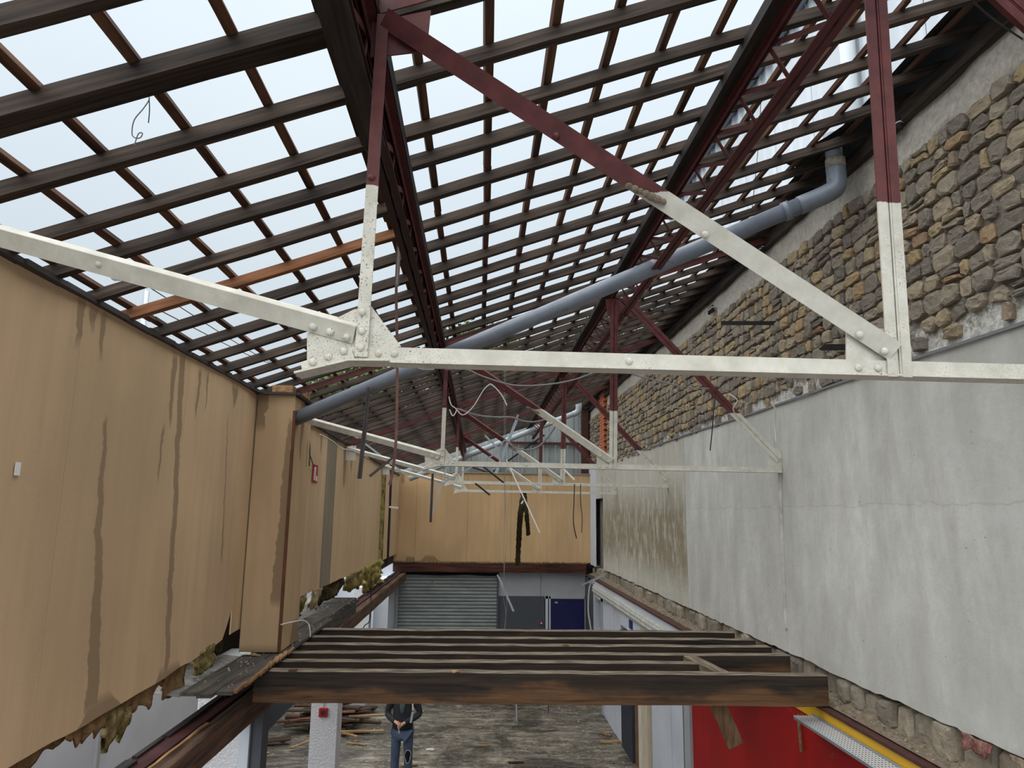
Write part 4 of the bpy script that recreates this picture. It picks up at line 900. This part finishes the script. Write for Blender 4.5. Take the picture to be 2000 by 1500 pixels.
tag(B().box(XL+.006, XL+.01, 3.635, 3.675, 4.855, 4.92).build('sticker', WHITEP), 'small torn white sticker low on the near left panel', 'sticker')
tag(B().box(XL+.006, XL+.01, 14.0, 14.12, 4.55, 4.82).build('sticker', GREYLT), 'pale upright sticker on the panels beyond the red sign', 'sticker')
tag(B().box(XL+.006, XL+.01, 13.95, 14.15, 5.15, 5.32).build('sticker', simple('dark_red_label', srgb(120, 40, 34), .6)), 'faded dark red sticker near the top of the farther left panels', 'sticker')
#@@FIG
# ================================================================== person on the ground floor
def skin_body(name, verts, edges, radii, mat, parent, levels=2, root=0):
    off = Vector(parent.location) if parent else Vector((0, 0, 0))
    me = bpy.data.meshes.new(name); me.from_pydata([tuple(Vector(v)) for v in verts], edges, []); me.materials.append(mat)
    o = bpy.data.objects.new(name, me); COL.objects.link(o); o.parent = parent
    md = o.modifiers.new('skin', 'SKIN'); md.use_smooth_shade = True
    sv = me.skin_vertices[0].data
    for i, r_ in enumerate(radii):
        sv[i].radius = r_ if isinstance(r_, tuple) else (r_, r_); sv[i].use_root = (i == root)
    ss = o.modifiers.new('sub', 'SUBSURF'); ss.levels = levels; ss.render_levels = levels
    return o
SKIN = simple('skin', srgb(206, 156, 128), .55, 0, .06, 10, 0)
JACK = simple('black_jacket', srgb(40, 42, 46), .8, 0, .3, 5, .4)
JEAN = simple('blue_jeans', srgb(72, 84, 106), .85, 0, .25, 7, .4)
DENIM2 = simple('dark_knee', srgb(16, 16, 18), .9, 0, .2, 7, .1)
SHIRT = simple('dark_shirt', srgb(70, 78, 78), .85, 0, .15, 8, .2)
pc = at(786, 1430, Y=13.75)
pr_ = empty('person', (pc.x, 13.75, 0), 'person in black jacket and torn jeans holding a tool on the floor below', 'person')
# coordinates relative to the feet centre; faces the camera (-Y)
bv = [(0, 0, .95), (0, .0, 1.12), (0, .0, 1.32), (0, .01, 1.46), (0, -.01, 1.54), (0, -.04, 1.62), (0, -.045, 1.72),
      (-.19, .01, 1.42), (-.255, .04, 1.14), (-.10, -.20, 1.05), (.19, .01, 1.42), (.27, .04, 1.14), (.02, -.21, 1.03),
      (-.10, 0, .88), (-.105, -.02, .50), (-.115, .02, .09), (-.115, -.12, .04), (.10, 0, .88), (.11, -.02, .50), (.115, .02, .09), (.12, -.12, .04)]
be = [(0, 1), (1, 2), (2, 3), (3, 4), (4, 5), (5, 6), (3, 7), (7, 8), (8, 9), (3, 10), (10, 11), (11, 12), (0, 13), (13, 14), (14, 15), (15, 16), (0, 17), (17, 18), (18, 19), (19, 20)]
brr = [(.15, .10), (.14, .10), (.16, .105), (.09, .07), .055, (.072, .085), (.06, .075), .06, .045, .028, .06, .045, .028, .085, .055, .04, .035, .085, .055, .04, .035]
body = skin_body('body', bv, be, brr, SKIN, pr_)
# hands meeting in front of the waist, five fingers each
def hand(sx, w_, tip):
    vs = [w_]; es = []; rs = [.026]; w_ = Vector(w_); d = (Vector(tip)-w_).normalized(); side = d.cross(Vector((0, 0, 1))).normalized(); upv = side.cross(d)
    pc_ = w_+d*.05; vs.append(tuple(pc_)); rs.append((.036, .02)); es.append((0, 1))
    kn = pc_+d*.035; vs.append(tuple(kn)); rs.append((.036, .018)); es.append((1, 2))
    for i, (o_, L) in enumerate(((-.03, .032), (-.01, .038), (.01, .036), (.03, .028))):
        a = kn+upv*o_+d*.012; m_ = a+d*L*.8+side*sx*.008; t_ = m_+d*L*.3+side*sx*.03
        n = len(vs); vs += [tuple(a), tuple(m_), tuple(t_)]; rs += [.0095, .009, .008]; es += [(2, n), (n, n+1), (n+1, n+2)]
    a = pc_+upv*.034; t_ = a+d*.04+upv*.012+side*sx*.012; n = len(vs); vs += [tuple(a), tuple(t_)]; rs += [.011, .009]; es += [(1, n), (n, n+1)]
    return skin_body('hand', vs, es, rs, SKIN, pr_, 1)
hand(1, (-.115, -.195, 1.055), (-.02, -.26, 1.03)); hand(-1, (.04, -.205, 1.035), (-.045, -.26, 1.0))
jv = [(0, .0, .86), (0, .0, .98), (0, .0, 1.12), (0, .0, 1.32), (0, .01, 1.45), (-.20, .015, 1.42), (-.285, .05, 1.13), (-.12, -.185, 1.06), (.20, .015, 1.42), (.30, .05, 1.13), (.045, -.195, 1.04)]
jacket = skin_body('jacket', jv, [(0, 1), (1, 2), (2, 3), (3, 4), (4, 5), (5, 6), (6, 7), (4, 8), (8, 9), (9, 10)], [(.21, .14), (.20, .14), (.195, .14), (.205, .145), (.10, .09), .085, .07, .045, .085, .07, .045], JACK, pr_)
skin_body('shirt', [(0, -.145, 1.18), (0, -.15, 1.30), (0, -.10, 1.46)], [(0, 1), (1, 2)], [(.03, .02), (.055, .02), (.07, .03)], SHIRT, pr_, 1)
tv = [(0, 0, .90), (-.105, 0, .82), (-.11, -.02, .50), (-.12, .015, .28), (-.125, .02, .07), (.105, 0, .82), (.115, -.02, .50), (.12, .015, .28), (.125, .02, .07)]
jeans = skin_body('jeans', tv, [(0, 1), (1, 2), (2, 3), (3, 4), (0, 5), (5, 6), (6, 7), (7, 8)], [(.18, .125), .108, .085, .08, .085, .108, .085, .08, .085], JEAN, pr_)
kb = B(); rim = B(); cen = Vector((pc.x+.118, 13.75, .47)); N_ = 14; prof = []
for k in range(N_):
    a = 2*math.pi*k/N_; prof.append((.058*math.cos(a)*(1.0 if math.sin(a) > 0 else .75), .105*math.sin(a)))
kb.v = [cen+Vector((x, -.117+.55*abs(x)*abs(x)/.1*1.2, z_)) for x, z_ in prof]+[cen+Vector((0, -.122, 0))]; kb.f = [(k, (k+1) % N_, N_) for k in range(N_)]
kb.build('torn_knee', DENIM2, jeans)
pts = [cen+Vector((x*1.05, -.120+.55*abs(x)*abs(x)/.1*1.2, z_*1.04)) for x, z_ in prof]; rim.tube(pts+[pts[0]], .006, 6); rim.build('frayed_edge', GREYLT, jeans, True)
for s in (-1, 1):
    B().grid(lambda u, v: (pc.x+s*.12+.052*math.cos(math.pi*2*u)*(1-.1*v), 13.75-.06+(.14 if math.sin(2*math.pi*u) < 0 else .10)*math.sin(math.pi*2*u), .10*v), 16, 3).build('shoe', DENIM2, pr_, True)
hb = B(); hc = Vector((pc.x, 13.75-.03, 1.68))
def hair(u, v):
    a = 2*math.pi*u; e = v*math.pi*.52; r_ = .098; return (hc.x+r_*math.cos(a)*math.sin(e), hc.y+.02+(r_+.01)*math.sin(a)*math.sin(e)+.015, hc.z+.005+.115*math.cos(e))
hb.grid(hair, 18, 6).build('hair', simple('dark_hair', srgb(44, 34, 28), .7), body, True)
for s in (-1, 1): B().dome((pc.x+s*.032, 13.75-.125, 1.665), (0, -1, 0), .011, .006).build('eye', IRON, body, True)
B().poly([Vector((pc.x-.012, 13.75-.122, 1.635)), Vector((pc.x+.012, 13.75-.122, 1.635)), Vector((pc.x, 13.75-.122, 1.668))], (0, -.022, -.003)).build('nose', SKIN, body); B().box(pc.x-.022, pc.x+.022, 13.75-.126, 13.75-.118, 1.604, 1.611).build('mouth', simple('lips', srgb(150, 92, 84), .6), body)
for s in (-1, 1): B().dome((pc.x+s*.072, 13.75-.04, 1.655), (s, 0, 0), .026, .014).build('ear', SKIN, body, True)
tool = B().bar((pc.x-.05, 13.75-.27, 1.03), (pc.x-.03, 13.75-.28, .90), .02, .012, up=(0, 1, 0)).build('hand_tool', GALV); tag(tool, 'small metal tool held in the person hands', 'tool')
o = rail('ceiling_rail', 806, 1350, 806, 1388, 11, 11, .02, WHITEP, 'thin white strip end dangling below the front joist before the person', group=RG)
rail('ceiling_rail', 806, 1390, 802, 1412, 11, 11, .03, GALV, 'bent silver strip tip dangling in front of the black jacket', group=RG)
rail('ceiling_rail', 1008, 1362, 1009, 1409, 11, 11, .02, GALV, 'short silver strip end dangling below the middle of the front joist', group=RG)
rail('ceiling_rail', 1071, 1360, 1071, 1394, 12, 12, .02, GREYDK, 'short dark strip end dangling right of the silver one below the joist', group=RG)
# ================================================================== debris
rd = random.Random(21)
DG = 'heap of broken boards'
def plank(x, y, z, L, w_, th, yaw, pit, mat, label, group, name='broken_board'):
    d = Vector((math.cos(yaw)*math.cos(pit), math.sin(yaw)*math.cos(pit), math.sin(pit)))*L/2; c = Vector((x, y, z))
    o = B().bar(c-d, c+d, w_, th, segs=3, jit=.004, rng=rd).build(name, mat)
    return tag(o, label, 'board', group)
PLDK = wood('pile_dark', srgb(44, 36, 31), srgb(96, 76, 60), 0, g=12); PLRD = wood('pile_reddish', srgb(74, 46, 38), srgb(128, 86, 68), 0, g=12)
k = 0
for lay in range(7):
    n = (14, 12, 10, 8, 6, 4, 2)[lay]
    for i in range(n):
        x = rd.uniform(-3.85+lay*.04, -2.55-lay*.10); y = rd.uniform(16.5+lay*.08, 18.5-lay*.1); z = .03+lay*.075+rd.uniform(0, .02)
        m_ = rd.choice((PLDK, PLDK, PLRD, W_DEBRIS)); L = rd.uniform(.5, 1.25)
        plank(x, y, z, L, rd.uniform(.08, .18), .03, rd.gauss(.25, .45), rd.uniform(-.03, .03), m_, 'broken dark board in the heap against the left wall', DG)
plank(-2.5, 16.6, .06, 1.1, .09, .03, .05, .0, W_PALE, 'pale broken board sticking out on the right of the heap', DG); plank(-2.35, 17.2, .22, .9, .10, .03, .1, .02, W_PALE, 'pale splintered board lying across the right end of the heap', DG)
plank(-3.35, 15.7, .12, .75, .06, .03, .7, .15, W_PALE, 'pale stick leaning at the front of the heap', DG); plank(-2.6, 16.2, .10, .6, .06, .03, -.9, .1, W_SPLINT, 'orange batten corner piece at the right front of the heap', DG)
plank(-4.0, 15.9, .10, .5, .24, .03, .2, .05, PLDK, 'wide dark board end at the left front of the heap', DG)
def fl_pt(x, y): v = at(x, y, Z=0); return v
scr = [(697, 1455, .42, .06, -.35, W_PALE, 'pale yellow stick lying between the middle column and the person'), (555, 1447, .2, .13, 1.2, W_SPLINT, 'orange wood chunk left of the middle column'), (517, 1476, .28, .05, 1.2, W_PALE, 'thin pale stick at the foot of the dark steel post'),
       (1195, 1450, .5, .16, .15, W_PALE, 'pale broken board lying by the right wall'), (1182, 1436, .3, .08, -.8, W_SPLINT, 'small splinter board beside the pale board by the right wall'), (946, 1458, .25, .04, 0, W_PALE, 'small pale stick in the middle of the floor'), (1008, 1491, .3, .06, .1, W_DEBRIS, 'brown stick near the bottom edge of the floor'),
       (1195, 1385, 1.2, .04, -1.1, W_DEBRIS, 'long thin stick lying along the right wall foot'), (876, 1418, .1, .05, .3, W_SPLINT, 'tiny orange chip right of the person'), (800, 1497, .3, .05, .2, W_PALE, 'pale stick by the person feet'), (840, 1466, .16, .04, .1, WHITEP, 'small white scrap beside the torn knee')]
for (x, y, L, w_, a, mt, lab) in scr:
    v = fl_pt(x, y); plank(v.x, v.y, .02, L, w_, .025, a, 0, mt, lab, 'loose wood scraps on the floor', 'wood_scrap')
b = B()
for k in range(2600):
    x = rd.uniform(-4.4, 3.0); y = rd.uniform(9.5, 20.4); s = rd.choice((.008, .012, .012, .016, .022))*(1.6 if x > 1.8 and rd.random() < .5 else 1)
    if x < 1.8 and rd.random() < .4: continue
    c = Vector((x, y, s*.4)); n = len(b.v); b.v += [c+Vector((s*rd.uniform(.5, 1.3), 0, -s*.4)), c+Vector((0, s*rd.uniform(.5, 1.6), -s*.4)), c+Vector((-s, 0, -s*.4)), c+Vector((0, -s, -s*.4)), c+Vector((0, 0, s*.6))]
    b.f += [(n, n+1, n+4), (n+1, n+2, n+4), (n+2, n+3, n+4), (n+3, n, n+4)]
crumb = MatB('rubble_crumbs', .9); crumb.color(crumb.ramp(crumb.geo.outputs['Random Per Island'], [(0, srgb(70, 62, 52)), (.5, srgb(130, 120, 104)), (.85, srgb(160, 152, 138)), (1, srgb(150, 118, 84))]))
tag(b.build('rubble_crumbs', crumb.m), 'crumbs of rubble and splinters strewn over the concrete floor', 'rubble', kind='stuff')
b = B()
for k in range(900):
    if rd.random() < .75: x, y, z = rd.uniform(3.1, 3.3), rd.uniform(2.6, 20), 3.09
    else: x, y, z = rd.uniform(-2.25, -1.84), rd.uniform(5.8, 12), 3.352
    s = rd.choice((.004, .006, .009, .014)); c = Vector((x, y, z+s*.3)); n = len(b.v); b.v += [c+Vector((s*rd.uniform(.5, 1.3), 0, -s*.4)), c+Vector((0, s*rd.uniform(.5, 1.6), -s*.4)), c+Vector((-s, 0, -s*.4)), c+Vector((0, -s, -s*.4)), c+Vector((0, 0, s*.6))]
    b.f += [(n, n+1, n+4), (n+1, n+2, n+4), (n+2, n+3, n+4), (n+3, n, n+4)]
tag(b.build('ledge_crumbs', crumb.m), 'crumbs of rubble lying on the side ledges at mezzanine level', 'rubble', kind='stuff')
def chip(p, s, mat, lab, name='wood_chip'):
    b = B(); p = Vector(p); n = 7; top = [p+Vector((s*math.cos(2*math.pi*k/n)*rd.uniform(.6, 1.2), s*.6*math.sin(2*math.pi*k/n)*rd.uniform(.6, 1.2), s*rd.uniform(.2, .5))) for k in range(n)]
    b.poly(top, (0, 0, -s*.25)); tag(b.build(name, mat), lab, 'wood chip')
v = at(888, 1309, Y=6.7); chip((v.x, 6.69, 3.314), .045, W_PALE, 'pale wood chip lying on the front joist')
v = at(1105, 1262, Y=7.98); chip((v.x, 8.0, 3.314), .04, W_SPLINT, 'splinter chip lying on the fourth joist')
v = at(572, 1302, Y=6.72); chip((v.x, 6.74, 3.314), .04, W_DEBRIS, 'brown chip at the left end of the front joist')
chip((-2.17, 7.2, 3.355), .06, WHITEP, 'white plaster lump at the foot of the boxed column', 'plaster_lump'); chip((-2.08, 7.18, 3.355), .05, W_PALE, 'pale splinters beside the white plaster lump on the ledge')
crumple('paper_scrap', 4.66, 4.95, 3.31, 3.22, wool_mat('pink_rag', srgb(130, 66, 66), srgb(176, 128, 118), srgb(214, 196, 180)), 'pink torn paper tucked under the cut plaster edge', 'paper', x=3.225, amp=.04, ragged=.04, thick=.01, seed=31)
crumple('paper_scrap', 3.6, 4.5, 3.31, 3.25, wool_mat('pale_rag', srgb(150, 100, 96), srgb(190, 172, 150), srgb(220, 208, 188)), 'pale crumpled paper strip hanging from the cut plaster edge', 'paper', x=3.225, amp=.04, ragged=.03, thick=.01, seed=33)
# ================================================================== outside
LEAF = wool_mat('tree_foliage', srgb(58, 68, 44), srgb(92, 104, 66), srgb(136, 146, 98)); BARK = wood('bark', srgb(60, 50, 42), srgb(96, 82, 68), 2)
def tree(x, y, h, r_, lab, seed):
    t = empty('tree', (x, y, 0), lab, 'tree', 'trees beyond the hall'); rg = random.Random(seed)
    B().tube([Vector((x, y, 0)), Vector((x+.1, y, h*.5)), Vector((x, y+.1, h*.8))], [.25, .18, .08], 10).build('trunk', BARK, t, True)
    b = B()
    for k in range(2600):
        while True:
            p = Vector((rg.uniform(-1, 1), rg.uniform(-1, 1), rg.uniform(-1, 1)))
            if p.length < 1 and p.length > .35+.4*noise.noise((p.x*2+seed, p.y*2, p.z*2)): break
        c = Vector((x, y, h-r_*.9))+Vector((p.x*r_, p.y*r_, p.z*r_*.95)); s = rg.uniform(.12, .3)
        u = Vector((rg.uniform(-1, 1), rg.uniform(-1, 1), rg.uniform(-1, 1))).normalized(); w2 = u.orthogonal().normalized(); n = len(b.v)
        b.v += [c+u*s, c+w2*s*.6, c-u*s, c-w2*s*.6]; b.f.append((n, n+1, n+2, n+3))
    b.build('foliage', LEAF, t)
tree(-12.6, 36, 9.8, 1.8, 'leafy tree seen small above the left wall panels', 1); tree(-6.6, 38, 13.0, 3.0, 'leafy tree glimpsed through the rafters above the boxed column', 2); tree(-.2, 39, 15.2, 4.0, 'leafy tree glimpsed through the rafters left of the far gable', 3); tree(8.4, 41, 16.8, 4.4, 'leafy tree glimpsed through the rafters above the far gable', 4)
lp = at(283, 600, Y=15); la = empty('street_lamp', (lp.x, 15, 0), 'grey street lamp pole outside, seen through the rafters above the left wall', 'lamp post')
B().tube([Vector((lp.x, 15, 0)), Vector((lp.x, 15, lp.z+.35))], [.09, .06], 12).build('pole', GALV, la, True); B().tube(spline([Vector((lp.x, 15, lp.z+.3)), Vector((lp.x-.1, 15, lp.z+.55)), Vector((lp.x-.4, 15, lp.z+.62))], 5), .03, 8).build('arm', GALV, la, True); B().box(lp.x-.75, lp.x-.35, 14.92, 15.08, lp.z+.58, lp.z+.66).build('lamp_head', GREYLT, la, bevel=.02)
for i, (a, c, lab) in enumerate(((at(290, 560, Y=15), at(620, 745, Y=34), 'overhead wire outside running from the street lamp towards the trees'), (at(300, 600, Y=15), at(600, 728, Y=34), 'lower overhead wire outside below the first one'))):
    m_ = (a+c)/2-Vector((0, 0, .25)); tag(B().tube(spline([a, m_, c], 10), .012, 6).build('overhead_wire', WIRE_K, None, True), lab, 'wire')
